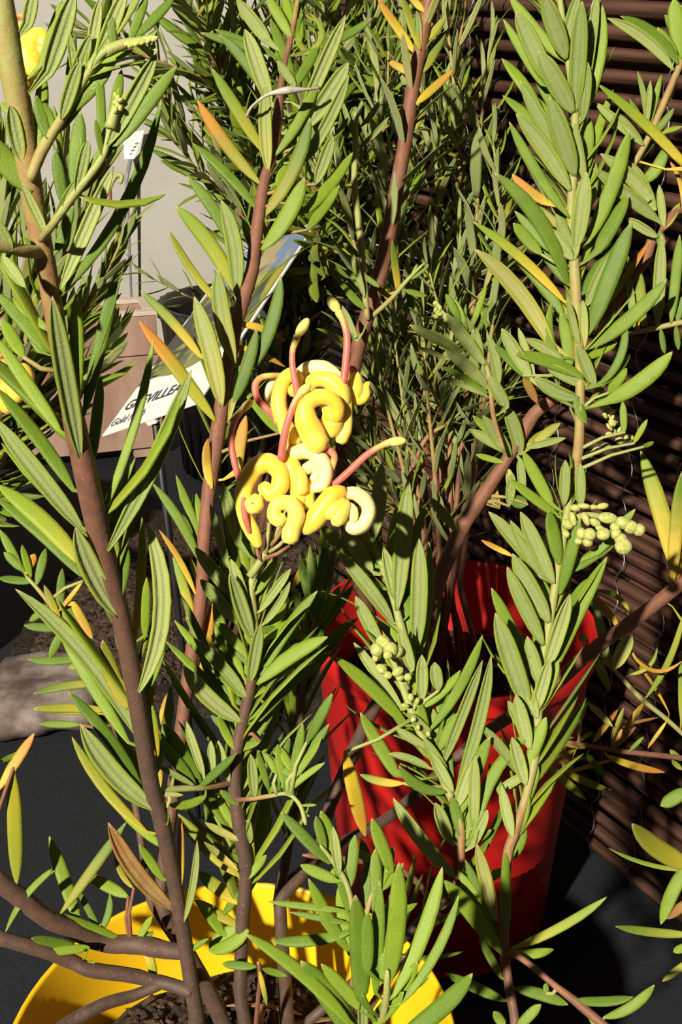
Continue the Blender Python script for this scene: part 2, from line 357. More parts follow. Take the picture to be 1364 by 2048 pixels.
def clear_of(p, margin):
    """keep growth in front of the willow screen and off the printed label"""
    p = Vector(p); q = p - FP
    if S0 - .02 < q.dot(FD) < S1 + .03 and q.dot(FN) > -margin: p = p - FN * (q.dot(FN) + margin)
    return p
def hits(a, b):
    for p in (a, b, a.lerp(b, .5)):
        q = p - FP
        if S0 - .02 < q.dot(FD) < S1 + .03 and q.dot(FN) > -.0065: return True
    da = (a - BL).dot(wn); db = (b - BL).dot(wn)
    if min(abs(da), abs(db)) < .003 or da * db < 0:
        for k in range(5):
            p = a.lerp(b, k / 4) - BL
            if -.006 < p.dot(ux) < uw + .006 and -.006 < p.dot(vy) < vh + .006: return True
    return False
class Plant:
    def __init__(self, root):
        self.root = root; self.low = []; self.rnd = random.Random(int(abs(root.location.x) * 1e4) + 3); self.nleaf = 0; self.hi = []
    def shoot(self, stem, leaves='', name='branch', root=None, sides=9, n=5, wob=0.12, mat=None):
        """stem: (px, py, depth, width_px, age) from base to tip; root: optional world point where it enters the soil"""
        rnd = self.rnd
        sp = spline(stem, n)
        pts = [clear_of(W(p[0], p[1], p[2]), .011) for p in sp]; rad = [max(0.5, p[3] * 0.5) * p[2] / FPX for p in sp]; age = [p[4] for p in sp]
        if root is not None:
            r0 = Vector(root); a = pts[0]
            pre = spline([tuple(r0), tuple(r0.lerp(a, 0.5) + Vector((0, 0, 0.004))), tuple(a), tuple(pts[2])], 4)[:8]
            pts = [Vector(q) for q in pre] + pts; rad = [rad[0] * 1.1] * len(pre) + rad; age = [age[0]] * len(pre) + age
            sp = [None] * len(pre) + sp
        rad[-1] *= 0.5
        parts = [tube(pts, rad, sides, age, wob=wob, seed=len(pts) + int(stem[0][0]))]
        jobs = []
        for line in leaves.strip().splitlines():
            tk = line.split()
            if not tk: continue
            bx, by, cr = pt(tk[0], 'X'); tx, ty, _ = pt(tk[1], cr)
            w = float(tk[2]) / CROPS[cr][2]; sd = tk[3]
            bow = 0.0; kz = None; col = 'g'; ab = None
            for o in tk[4:]:
                if o[0] == 'b': bow = float(o[1:])
                elif o[0] == 'k': kz = float(o[1:])
                elif o[0] == 'c': col = o[1:]
            best = min((i for i in range(len(sp)) if sp[i]), key=lambda i: (sp[i][0] - bx) ** 2 + (sp[i][1] - by) ** 2)
            s = sp[best]; dist = math.hypot(s[0] - bx, s[1] - by)
            d = s[2]; L = math.hypot(tx - bx, ty - by)
            if kz is None: kz = -rnd.uniform(.15, .45) if sd == 'U' else rnd.uniform(-.22, .22)
            base = W(bx, by, d - (dist * 0.15) * d / FPX); foot = None
            if dist > s[3] * 0.5 + 3:
                # the stalk grows out of the stem a little lower down
                low = min((i for i in range(len(sp)) if sp[i]), key=lambda i: (sp[i][0] - bx) ** 2 + (sp[i][1] - by - .5 * dist * (1 if by > ty else -.3)) ** 2)
                if dist < 0.7 * L: foot = pts[low]
                else: parts.append(tube([pts[low], pts[low].lerp(base, .55) + (base - pts[low]).cross(FWD).normalized() * .001, base, base + (base - pts[low]) * 0.02], [0.0007, 0.0006, 0.0005, 0.0004], 6, [min(1, age[best] + .3)] * 4))
            elif dist < s[3] * 0.5:
                base = pts[best].lerp(base, 0.5)
            tb = min((i for i in range(len(sp)) if sp[i]), key=lambda i: (sp[i][0] - tx) ** 2 + (sp[i][1] - ty) ** 2)
            near = math.hypot(sp[tb][0] - tx, sp[tb][1] - ty)
            fr = max(0.0, 1 - near / 110.0)
            dt = d + (sp[tb][2] - d) * fr + kz * L * d / FPX
            if kz < -.1 and dist < s[3] * .8 and foot is None: base = base - (base - CAM).normalized() * rad[best] * .9
            tip = W(tx, ty, dt)
            px_, py_ = -(ty - by), (tx - bx)
            mid = W((bx + tx) / 2 + px_ * bow * 2, (by + ty) / 2 + py_ * bow * 2, (d + dt) / 2 + rnd.uniform(-.06, .06) * L * d / FPX)
            jobs.append((base, mid, tip, w * d / FPX * 0.84, sd, col, rnd.uniform(0, 1), rnd.uniform(-.5, .5), foot, L * w))
        V, F, A = merge(parts)
        o = mk(name, rel(V, pts[0]), F, mat or M_STEM, self.root, pts[0], age=A)
        for (base, mid, tip, w, sd, col, rr, tw, foot, area) in jobs:
            ax = (tip - base).normalized(); v = (base - CAM).normalized()
            nrm = -v if sd == 'T' else v
            nrm = (nrm - ax * nrm.dot(ax)).normalized()
            up = Vector((0, 0, 1)); up = (up - ax * up.dot(ax))
            if up.length > .15:
                nrm = (nrm + up.normalized() * ((0.05 + 0.6 * rr) if sd == 'T' else (-0.15 + 0.4 * rr))).normalized()
            cv = bez(base, mid, tip, US_HI); us = US_HI; pet = 0.0
            if foot is not None:
                d0 = (base - foot).length; L0 = (tip - base).length; t0 = (mid - base).normalized()
                pt_ = [Vector(q) for q in (foot, foot.lerp(base, .5) - t0 * d0 * .12)]
                tot = d0 + L0; pet = d0 / tot * .75
                us = [0, d0 * .5 / tot] + [(d0 + u * L0) / tot for u in US_HI]; cv = pt_ + cv
            self.hi.append((area, o, leaf_geo(cv, nrm, w, True, tw, us, pet), cv[0], col))
        return o, pts, rad
    def whorl(self, o, pts, length, width, step, angle=(28, 50), start=0.1, end=1.0, cols=(('g', 1),), grow=True, back=False):
        """spiral of small leaves along a branch; kept as candidates until finish()"""
        rnd = self.rnd; seg = [0.0]
        for a, b in zip(pts, pts[1:]): seg.append(seg[-1] + (b - a).length)
        tot = seg[-1]; s = tot * start; az = rnd.uniform(0, 6.28)
        names = [c for c, wgt in cols for _ in range(wgt)]
        while s < tot * end:
            i = max(k for k in range(len(seg)) if seg[k] <= s); i = min(i, len(pts) - 2)
            t = (pts[i + 1] - pts[i]).normalized(); p = pts[i].lerp(pts[i + 1], (s - seg[i]) / max(1e-9, seg[i + 1] - seg[i]))
            az += 2.4 + rnd.uniform(-.4, .4)
            e1 = t.orthogonal().normalized(); e2 = t.cross(e1)
            rad = e1 * math.cos(az) + e2 * math.sin(az)
            f = s / tot
            if back and rad.dot(FWD) < -0.15: rad = rad - FWD * 2 * rad.dot(FWD)
            ang = math.radians(rnd.uniform(*angle)) * (1.0 - 0.45 * max(0, f - .75) / .25)
            dr = (t * math.cos(ang) + rad * math.sin(ang)).normalized()
            nr = (t * math.sin(ang) - rad * math.cos(ang)).normalized()
            L = length * rnd.uniform(.75, 1.15) * (1 - .45 * max(0, f - .8) / .2 if grow else 1)
            w = width * rnd.uniform(.8, 1.2) * (L / length)
            if not hits(p, p + dr * L): self.low.append((o, p, dr, nr, L, w, rnd.randrange(len(LOW)), rnd.choice(names)))
            s += step * rnd.uniform(.7, 1.3) * (1 - .4 * f)
    def finish(self, limit=300):
        def key(c):
            d = (c[1] - CAM).dot(FWD); q = (c[1] - CAM)
            x = q.dot(RIGHT) / d * FPX; y = q.dot(UPV) / d * FPX
            return (0 if (abs(x) < 720 and abs(y) < 1060) else -1, c[4] / d)
        self.hi.sort(key=lambda h: -h[0])
        V, F, MI, UV, TI = [], [], [], [], []
        for i, (ar, o, g, base, col) in enumerate(self.hi):
            if i < limit:
                l = mk('leaf', rel(g[0], base), g[1], [M_TOP, M_UND, M_RIM], o, base, midx=g[2], uvs=g[3]); l.color = COLORS[col]; self.nleaf += 1
            else:
                of = len(V); V += g[0]; F += [tuple(k + of for k in q) for q in g[1]]; MI += g[2]; UV += g[3]; TI += list(COLORS[col][:3]) * len(g[0])
        if V:
            b = wloc(self.root)
            o = mk('lesser_leaves', rel(V, b), F, [M_TOP, M_UND, M_RIM], self.root, b, midx=MI, uvs=UV, tint=TI); o['kind'] = 'stuff'; o.color = (0, 0, 0, 1)
        self.low.sort(key=key, reverse=True)
        keep = max(0, limit - self.nleaf)
        one, rest = self.low[:keep], self.low[keep:]
        def mat(c):
            _, p, dr, nr, L, w, k, col = c
            s = dr.cross(nr).normalized(); n2 = s.cross(dr)
            m = Matrix((s, dr, n2)).transposed()
            return m, Vector((w / .17, L, w / .17 * 1.0))
        for c in one:
            m, sc = mat(c)
            l = put('leaf', LOW[c[6]][0], c[0], c[1]); l.rotation_euler = m.to_euler(); l.scale = sc; l.color = COLORS[c[7]]
        V, F, MI, UV = [], [], [], []
        for c in rest:
            m, sc = mat(c); _, v, f, mi, uv = LOW[c[6]]
            m4 = m @ Matrix.Diagonal(sc); of = len(V)
            V += [m4 @ q + c[1] for q in v]; F += [tuple(i + of for i in q) for q in f]; MI += mi; UV += uv
        if V:
            b = wloc(self.root)
            o = mk('small_leaves', rel(V, b), F, [M_TOP, M_UND, M_RIM], self.root, b, midx=MI, uvs=UV); o['kind'] = 'stuff'; o.color = (0.12, 0.0, 0.0, 1)
        return len(one), len(rest)

def box(cx, cy, cz, sx, sy, sz, rot=0.0, bev=0.0):
    """verts and faces of a box with chamfered vertical and horizontal edges"""
    V, F = [], []
    for z in (-.5, .5):
        for x, y in ((-.5, -.5), (.5, -.5), (.5, .5), (-.5, .5)):
            V.append(Vector((x * sx, y * sy, z * sz)))
    F = [(3, 2, 1, 0), (4, 5, 6, 7), (0, 1, 5, 4), (1, 2, 6, 5), (2, 3, 7, 6), (3, 0, 4, 7)]
    R = Matrix.Rotation(rot, 3, 'Z')
    return [R @ v + Vector((cx, cy, cz)) for v in V], F
def bevel(o, w, seg=2):
    md = o.modifiers.new('bevel', 'BEVEL'); md.width = w; md.segments = seg; md.limit_method = 'ANGLE'
    return o

# ------------------------------------------------------------------ setting: cloth ground, wall
rn = random.Random(5)
V, F = [], []
NX, NY = 60, 60
for j in range(NY + 1):
    for i in range(NX + 1):
        x = -1.2 + 2.4 * i / NX; y = -0.4 + 2.0 * j / NY
        h = 0.0025 * noise.noise(Vector((x * 5, y * 3, 1.0))) + 0.0015 * noise.noise(Vector((x * 16 + y * 9, y * 4, 3.0)))
        V.append((x, y, -0.004 + h))
for j in range(NY):
    for i in range(NX):
        a = j * (NX + 1) + i; F.append((a, a + 1, a + NX + 2, a + NX + 1))
tag(mk('floor', V, F, M_CLOTH), 'black cloth spread under the pots', None, kind='structure')
V, F = box(-0.2, 1.36, 0.75, 2.4, 0.04, 1.5)
tag(mk('wall_back', V, F, M_WALL, smooth=False), 'plain pale grey display board behind the plants', None, kind='structure')

# ------------------------------------------------------------------ willow screen
FP = Vector((0.132, 0.548, 0)); FD = Vector((-0.527, 0.850, 0)); FN = Vector((0.850, 0.527, 0))
screen = thing('willow_screen', FP + FN * 0.006, 'dark brown willow screen of horizontal canes bound with thin wire', 'screen')
S0, S1 = -0.34, 0.30; CANG = math.atan2(FD.y, FD.x)
canes = []
for k in range(5):
    pts, rad = [], []
    for i in range(15):
        s = S0 + (S1 - S0) * i / 14
        pts.append(Vector((s, 0, 0)) + Vector((0, 0, 1)) * (0.0014 * noise.noise(Vector((s * 9, k * 5.0, 0))) + 0.0006 * noise.noise(Vector((s * 30, k * 3.0, 4)))) + Vector((0, 1, 0)) * (0.0012 * noise.noise(Vector((s * 8, k * 4.0, 9)))))
        rad.append(0.0032 * (1 + 0.10 * noise.noise(Vector((s * 20, k * 9.0, 2)))) * (1.05 - 0.1 * i / 14))
    v, f, a = tube(pts, rad, 8)
    me = bpy.data.meshes.new('cane'); me.from_pydata([tuple(q) for q in v], [], f); me.materials.append(M_CANE)
    me.polygons.foreach_set('use_smooth', [True] * len(f)); me.update(); canes.append(me)
z = 0.0062; k = 0
rc = random.Random(11)
while z < 0.60:
    o = put('cane', canes[k % 5], screen, FP + Vector((0, 0, z)) + FN * rc.uniform(-.0012, .0012)); sc = rc.uniform(.84, 1.12)
    o.scale = (1, 1, sc); o.rotation_euler.z = CANG
    o2 = put('cane', canes[(k + 2) % 5], screen, FP + Vector((0, 0, z + 0.0047)) + FN * 0.0150); o2.rotation_euler.z = CANG; o2.scale = (1, 1.2, 1.6)  # added rear row, thickened to stop light leaking through the gaps
    z += rc.uniform(0.0086, 0.0102); k += 1
def fence_s(px, py):
    v = W(px, py, 1.0) - CAM; n = FN
    t = (FP - CAM).dot(n) / v.dot(n); p = CAM + v * t
    return (p - FP).dot(FD)
for px, py in ((955, 100), (1187, 120), (1290, 1640), (1215, 1500), (800, 600)):
    s = fence_s(px, py); pts = []
    i = 0; zz = 0.004
    while zz < 0.60:
        ph = i * math.pi / 2
        pts.append(FP + FD * (s + 0.0026 * math.sin(i * 0.65) + 0.001 * math.sin(i * .23)) + Vector((0, 0, zz)) + FN * (-0.0056 + 0.0016 * math.sin(i * .65 + 1))); zz += 0.0047 / 2; i += 1
    v, f, a = tube(pts, [0.00028] * len(pts), 5)
    mk('wire', rel(v, pts[0]), f, M_WIRE, screen, pts[0])

# ------------------------------------------------------------------ pots
def lathe(prof, cx, cy, z0, seg=64, wob=0.0):
    V, F = [], []
    for (r, zz) in prof:
        for k in range(seg):
            a = 2 * math.pi * k / seg
            rr = r * (1 + wob * noise.noise(Vector((math.cos(a) * 1.3, math.sin(a) * 1.3, zz * 4))))
            V.append(Vector((cx + rr * math.cos(a), cy + rr * math.sin(a), z0 + zz)))
    n = len(prof)
    for i in range(n - 1):
        for k in range(seg):
            a = i * seg + k; b = i * seg + (k + 1) % seg
            F.append((a, b, b + seg, a + seg))
    return V, F
def soil_disc(cx, cy, z, r, seed):
    V, F = [Vector((cx, cy, z))], []
    R, S = 14, 40
    for i in range(1, R + 1):
        for k in range(S):
            a = 2 * math.pi * k / S; rr = r * i / R
            p = Vector((cx + rr * math.cos(a), cy + rr * math.sin(a), 0))
            p.z = z + 0.004 * noise.noise(p * 60 + Vector((seed, 0, 0))) + 0.002 * noise.noise(p * 190) - 0.003 * (i / R) ** 2
            V.append(p)
    for k in range(S): F.append((0, 1 + k, 1 + (k + 1) % S))
    for i in range(R - 1):
        for k in range(S):
            a = 1 + i * S + k; b = 1 + i * S + (k + 1) % S; F.append((a, a + S, b + S, b))
    return V, F
def chips(n, area, zf, size, seed):
    r = random.Random(seed); V, F = [], []
    for _ in range(n):
        x, y = area(r); z = zf(x, y)
        s = size * r.uniform(.4, 1.3); M3 = Matrix.Rotation(r.uniform(0, 6.28), 3, 'Z') @ Matrix.Rotation(r.uniform(-.7, .7), 3, 'X')
        o = len(V)
        for q in ((-1, -.5, -.25), (1, -.4, -.2), (.9, .5, -.25), (-.8, .4, -.3), (-.6, -.3, .3), (.7, -.25, .25), (.5, .35, .3), (-.7, .3, .2)):
            V.append(M3 @ Vector((q[0] * s, q[1] * s * r.uniform(.6, 1.2), q[2] * s)) + Vector((x, y, z)))
        F += [tuple(i + o for i in q) for q in ((3, 2, 1, 0), (4, 5, 6, 7), (0, 1, 5, 4), (1, 2, 6, 5), (2, 3, 7, 6), (3, 0, 4, 7))]
    return V, F
def pot(name, cx, cy, rtop, rbot, h, lip, liph, mat, label, soil, chip_n, seed):
    root = thing(name, (cx, cy, 0), label, 'pot')
    t = 0.0016
    prof = [(0.004, 0.003), (rbot - .003, 0.0015), (rbot, 0.0), (rbot + .0008, .002), (rtop - lip, h - liph - .001), (rtop - lip + .0004, h - liph), (rtop - .0006, h - liph + .0006), (rtop, h - liph + .002), (rtop, h - .001), (rtop - .0006, h), (rtop - t, h), (rtop - t - .0004, h - .001), (rtop - lip - t, h - liph - .002), (rbot + .002, .006), (0.004, 0.006)]
    V, F = lathe(prof, cx, cy, 0.0, 72, 0.012)
    mk('pot_body', rel(V, (cx, cy, 0)), F, mat, root, (cx, cy, 0))
    rs = rbot + (rtop - lip - rbot) * soil / h - t - .0012
    V, F = soil_disc(cx, cy, soil, rs, seed)
    so = mk('soil', rel(V, (cx, cy, soil)), F, M_SOIL, root, (cx, cy, soil))
    if chip_n:
        def area(r):
            a = r.uniform(0, 6.28); q = rs * .93 * math.sqrt(r.random()); return cx + q * math.cos(a), cy + q * math.sin(a)
        V, F = chips(chip_n, area, lambda x, y: soil + 0.0015 + 0.004 * noise.noise(Vector((x, y, 0)) * 60 + Vector((seed, 0, 0))), 0.0022, seed)
        c = mk('bark_chips', rel(V, (cx, cy, soil)), F, M_CHIP, so, (cx, cy, soil), smooth=False); c['kind'] = 'stuff'
    return root
YC = (-0.0317, 0.265); YSOIL = 0.127
RC = (0.0528, 0.4944); RSOIL = 0.132
BC = (-0.075, 0.78)
LC = (-0.315, 0.735)
pot('yellow_pot', YC[0], YC[1], 0.0665, 0.047, 0.157, 0.0030, 0.014, M_YPOT, 'bright yellow plastic pot with a rolled rim, holding the flowering shrub', YSOIL, 900, 3)
pot('red_pot', RC[0], RC[1], 0.0665, 0.050, 0.168, 0.0028, 0.011, M_RPOT, 'tall bright red plastic pot standing beside the willow screen', RSOIL, 500, 8)
pot('black_pot', LC[0], LC[1], 0.075, 0.055, 0.170, 0.0030, 0.012, M_BPOT, 'black plastic pot in front of the wooden planter, holding a leafy shrub', 0.150, 200, 15)

# ------------------------------------------------------------------ mulch bed, stone slab, planter
def bedz(x, y): return 0.006 + 0.006 * noise.noise(Vector((x * 18, y * 18, 2))) + 0.003 * noise.noise(Vector((x * 70, y * 70, 5)))
V, F = [], []
BX0, BX1, BY0, BY1 = -0.236, 0.0, 0.68, 0.99
N1, N2 = 50, 50
for j in range(N2 + 1):
    for i in range(N1 + 1):
        fx = i / N1; fy = j / N2
        x = BX0 + (BX1 - BX0) * fx; y = BY0 + (BY1 - BY0) * fy + 0.02 * noise.noise(Vector((x * 9, 0, 0))) * (1 - fy)
        e = min(fx, 1 - fx, fy, 1 - fy)
        V.append((x, y, bedz(x, y) if e > 0.001 else -0.006))
for j in range(N2):
    for i in range(N1):
        a = j * (N1 + 1) + i; F.append((a, a + 1, a + N1 + 2, a + N1 + 1))
bed = tag(mk('soil_bed', V, F, M_SOIL), 'dark crumbly soil strewn over the ground behind the stone slab', 'soil', kind='stuff')
V, F = chips(6000, lambda r: (r.uniform(BX0 + .02, BX1 - .02), r.uniform(BY0 + .02, BY1 - .05)), lambda x, y: bedz(x, y) + .001, 0.0034, 4)
c = mk('bark_crumbs', V, F, M_CHIP, bed, (0, 0, 0), smooth=False); c['kind'] = 'stuff'

def slab(corners, z0, z1, name, label, cat):
    V, F = [], []
    n = 16; P = [toground(*c) for c in corners]
    for lay, z in ((0, z0), (1, z1)):
        for j in range(n + 1):
            for i in range(n + 1):
                u, v = i / n, j / n
                p = P[0] * (1 - u) * (1 - v) + P[1] * u * (1 - v) + P[2] * u * v + P[3] * (1 - u) * v
                p = p + Vector((0.006 * noise.noise(Vector((u * 5, v * 5, 7))), 0.006 * noise.noise(Vector((u * 5, v * 5, 3))), 0))
                e = min(u, 1 - u, v, 1 - v)
                zz = z + (0.0035 * noise.noise(Vector((u * 4, v * 4, 1))) - (0.005 if e < .03 else 0) if lay else 0)
                V.append(Vector((p.x, p.y, zz)))
    m = (n + 1) ** 2
    for j in range(n):
        for i in range(n):
            a = j * (n + 1) + i
            F.append((a + m, a + m + 1, a + m + n + 2, a + m + n + 1)); F.append((a, a + n + 1, a + n + 2, a + 1))
    ring = list(range(0, n)) + [n + (n + 1) * j for j in range(n)] + [m - 1 - i for i in range(n)] + [(n + 1) * (n - j) for j in range(n)]
    for a, b in zip(ring, ring[1:] + ring[:1]): F.append((a, b, b + m, a + m))
    c = sum((Vector(p) for p in P), Vector()) / 4; c.z = 0
    return tag(mk(name, rel(V, c), F, M_STONE, None, c), label, cat)
slab(((-60, 1492), (190, 1452), (215, 1325), (10, 1338)), 0.0, 0.014, 'stone_slab', 'flat brown-grey stone slab at the edge of the soil', 'stone')

pl_ang = 0.30
pc = toground(200, 935); pdir = Vector((math.cos(pl_ang), math.sin(pl_ang), 0)); pn = Vector((-math.sin(pl_ang), math.cos(pl_ang), 0))
pr = toground(330, 912)
pw = 0.42
prt = Vector((pr.x, pr.y, 0)); pmid = prt - pdir * pw / 2 + pn * 0.03
planter = thing('wooden_planter', pmid, 'low planter box of pinkish wooden boards against the grey board', 'planter')
for zc, bh in ((0.010 + .0475, .095), (0.010 + .1145, .039)):
    for sgn in (-1, 1):
        c = pmid + pn * (sgn * 0.025); V, F = box(0, 0, 0, pw, 0.010, bh - .0012, pl_ang)
        o = mk('board', V, F, M_WOOD, planter, (c.x, c.y, zc), smooth=False); bevel(o, .0008)
        c = pmid + pdir * (sgn * (pw / 2 - .005)); V, F = box(0, 0, 0, 0.010, 0.0395, bh - .0012, pl_ang)
        o = mk('board', V, F, M_WOOD, planter, (c.x, c.y, zc), smooth=False); bevel(o, .0008)
for sgn in (-1, 1):
    c = pmid + pn * (sgn * .025); V, F = box(0, 0, 0, pw + .002, .011, .004, pl_ang)
    bevel(mk('top_edge', V, F, M_EDGE, planter, (c.x, c.y, 0.146), smooth=False), .0006)
    c = pmid + pdir * (sgn * (pw / 2 - .005)); V, F = box(0, 0, 0, .011, .0385, .004, pl_ang)
    bevel(mk('top_edge', V, F, M_EDGE, planter, (c.x, c.y, 0.146), smooth=False), .0006)
V, F = box(0, 0, 0, pw - .022, .039, .10, pl_ang); mk('soil', V, F, M_SOIL, planter, (pmid.x, pmid.y, .064), smooth=False)
for sx in (-1, 1):
    for sy in (-1, 1):
        c = pmid + pdir * (sx * (pw / 2 - .02)) + pn * (sy * .02); V, F = box(0, 0, 0, .02, .012, .012, pl_ang)
        mk('foot', V, F, M_WOOD, planter, (c.x, c.y, .006), smooth=False)

# ribbed dark tray behind the label
tc = W(425, 650, 1.12); tcx, tcy = tc.x + .02, tc.y + .02
tray = thing('ribbed_pot', (tcx, tcy, 0), 'dark charcoal ribbed pot beside the wooden planter', 'pot')
prof = []
V, F = [], []
SEG = 120
tp = [(.004, .004), (.052, .002), (.055, 0), (.068, .150), (.071, .152), (.071, .164), (.067, .164), (.064, .150), (.052, .01), (.004, .01)]
for i, (r, zz) in enumerate(tp):
    for k in range(SEG):
        a = 2 * math.pi * k / SEG; rr = r + (.0016 if (k % 4 < 2 and 2 <= i <= 5) else 0)
        V.append(Vector((rr * math.cos(a), rr * math.sin(a), zz)))
for i in range(len(tp) - 1):
    for k in range(SEG):
        a = i * SEG + k; b = i * SEG + (k + 1) % SEG; F.append((a, b, b + SEG, a + SEG))
mk('pot_body', V, F, M_BPOT, tray, (tcx, tcy, 0))
V, F = soil_disc(tcx, tcy, .135, .0605, 21); mk('soil', rel(V, (tcx, tcy, .135)), F, M_SOIL, tray, (tcx, tcy, .135))

# ------------------------------------------------------------------ printed plant label on a stake
D0 = 0.60
BL = W(205, 872, D0)
uu = W(398, 806, D0 - .034) - BL
lo_, hi_ = D0, D0 + .3
for _ in range(40):
    md_ = (lo_ + hi_) / 2
    if (W(468, 512, md_) - BL).dot(uu) > 0: lo_ = md_
    else: hi_ = md_
vv = W(468, 512, lo_) - BL
uw, vh = uu.length, vv.length
ux = uu.normalized(); vy = (vv - ux * vv.dot(ux)).normalized(); wn = ux.cross(vy).normalized()
if wn.dot(CAM - BL) < 0: wn = -wn
LR = Matrix((ux, vy, ux.cross(vy))).transposed().to_euler()
zs = 1.0 if ux.cross(vy).dot(CAM - BL) > 0 else -1.0
label = thing('plant_label', BL, 'printed plant label with a photo of yellow flowers and white strip lettered GREVILLEA', 'label')
label.rotation_euler = LR
def lput(name, V, F, mat, smooth=False, uvs=None):
    me = mk(name, V, F, mat, None, smooth=smooth, uvs=uvs); me.parent = label; me.location = (0, 0, 0); return me
T = 0.0007
V, F = box(uw / 2, vh / 2, 0, uw, vh, T); lput('card', V, F, M_WHITE)
# photo area with a curved lower edge and a white border
V, F, U = [], [], []
n = 24; mg = uw * .035
for i in range(n + 1):
    x = mg + (uw - 2 * mg) * i / n; f = i / n
    lo = vh * (0.285 - 0.075 * math.sin(math.pi * min(1, f * 1.05)) ** 1 + 0.05 * f)
    for j in range(2):
        y = lo if j == 0 else vh - mg
        V.append((x, y, zs * (T / 2 + .00025))); U.append((f, y / vh))
for i in range(n):
    a = i * 2; q = (a, a + 2, a + 3, a + 1); F.append(q if zs > 0 else q[::-1])
n0 = len(V); V += [(x, y, zs * T / 2 * .8) for x, y, _ in V]; U += U
lput('photo', V, F, M_PHOTO, uvs=U)
def text(body, size, x, y, mat, bold):
    c = bpy.data.curves.new('lettering', 'FONT'); c.body = body; c.size = size; c.extrude = .00008; c.offset = bold
    o = bpy.data.objects.new('tmp', c); COL.objects.link(o)
    dg = bpy.context.evaluated_depsgraph_get(); me = bpy.data.meshes.new_from_object(o.evaluated_get(dg)); bpy.data.objects.remove(o)
    me.materials.clear(); me.materials.append(mat)
    w = max(v.co.x for v in me.vertices)
    t = bpy.data.objects.new('lettering', me); COL.objects.link(t); t.parent = label
    t.location = (x, y, zs * (T / 2 + .0002)); return t, w
t1, w1 = text('GREVILLEA', vh * .070, uw * .05, vh * .105, M_INK, .00010)
t1.scale = (uw * .60 / w1, 1.0, 1)
t2, w2 = text('Gold Rush', vh * .054, uw * .02, vh * .034, M_INK2, 0)
t2.scale = (uw * .36 / w2, 1.0, 1)
# stake behind the card, into the black pot
V, F = box(uw * .5, vh * .36, -zs * .0017, .006, vh * .72, .0022); lput('clip_strip', V, F, M_WHITE)
foot = BL + ux * (uw * .5) + vy * (vh * .02) - wn * .0024
gp = Vector((foot.x + .008, foot.y + .012, 0.0))
v, f, a = tube([foot + vy * .03, foot, foot.lerp(gp, .5) + Vector((0, .006, 0)), gp], [.002, .002, .0018, .0014], 8)
st = mk('stake', [], [], M_CLAMP); bpy.data.objects.remove(st)
st = mk('stake', v, f, M_BPOT); st.parent = label; st.matrix_parent_inverse = (Matrix.Translation(BL) @ LR.to_matrix().to_4x4()).inverted()

# small white tag on a grey stake
tg = W(265, 300, 1.275); TB = Vector((-0.235, 1.325, 0.0))
wt = thing('stake_tag', TB, 'small white tag on a thin grey stake against the grey board', 'tag')
V, F = [], []
c0 = [W(245, 268, 1.275), W(289, 260, 1.278), W(280, 305, 1.278), W(268, 318, 1.275), W(249, 319, 1.275)]
bk = [p + FWD * .0012 for p in c0]
m5 = len(c0); V = c0 + bk; F = [tuple(range(m5))[::-1], tuple(range(m5, 2 * m5))] + [(i, (i + 1) % m5, (i + 1) % m5 + m5, i + m5) for i in range(m5)]
tcard = mk('tag_card', rel(V, tg), F, M_WHITE, wt, tg, smooth=False)
for i in range(4):
    p = W(258 + i * 4, 308 - i * 7, 1.2745); v, f, a = tube([p, p + RIGHT * .002, p + RIGHT * .003 + UPV * .0012], [.0004] * 3, 5); mk('ink_mark', rel(v, p), f, M_INK2, tcard, p)
a0 = W(262, 312, 1.278); a1 = W(253, 360, 1.28)
v, f, a = tube([a0, a1, a1.lerp(TB, .5), TB], [.0022, .0020, .0014, .0012], 8); mk('stake', rel(v, a0), f, M_CLAMP, wt, a0)

# ------------------------------------------------------------------ flowering shrub in the yellow pot
yroot = thing('grevillea_shrub', (YC[0], YC[1], YSOIL), 'flowering shrub with narrow leaves and curled yellow blooms, growing in the yellow pot', 'shrub')
Y = Plant(yroot); FILL = []
def ys(dx, dy): return (YC[0] + dx, YC[1] + dy, YSOIL - .004)

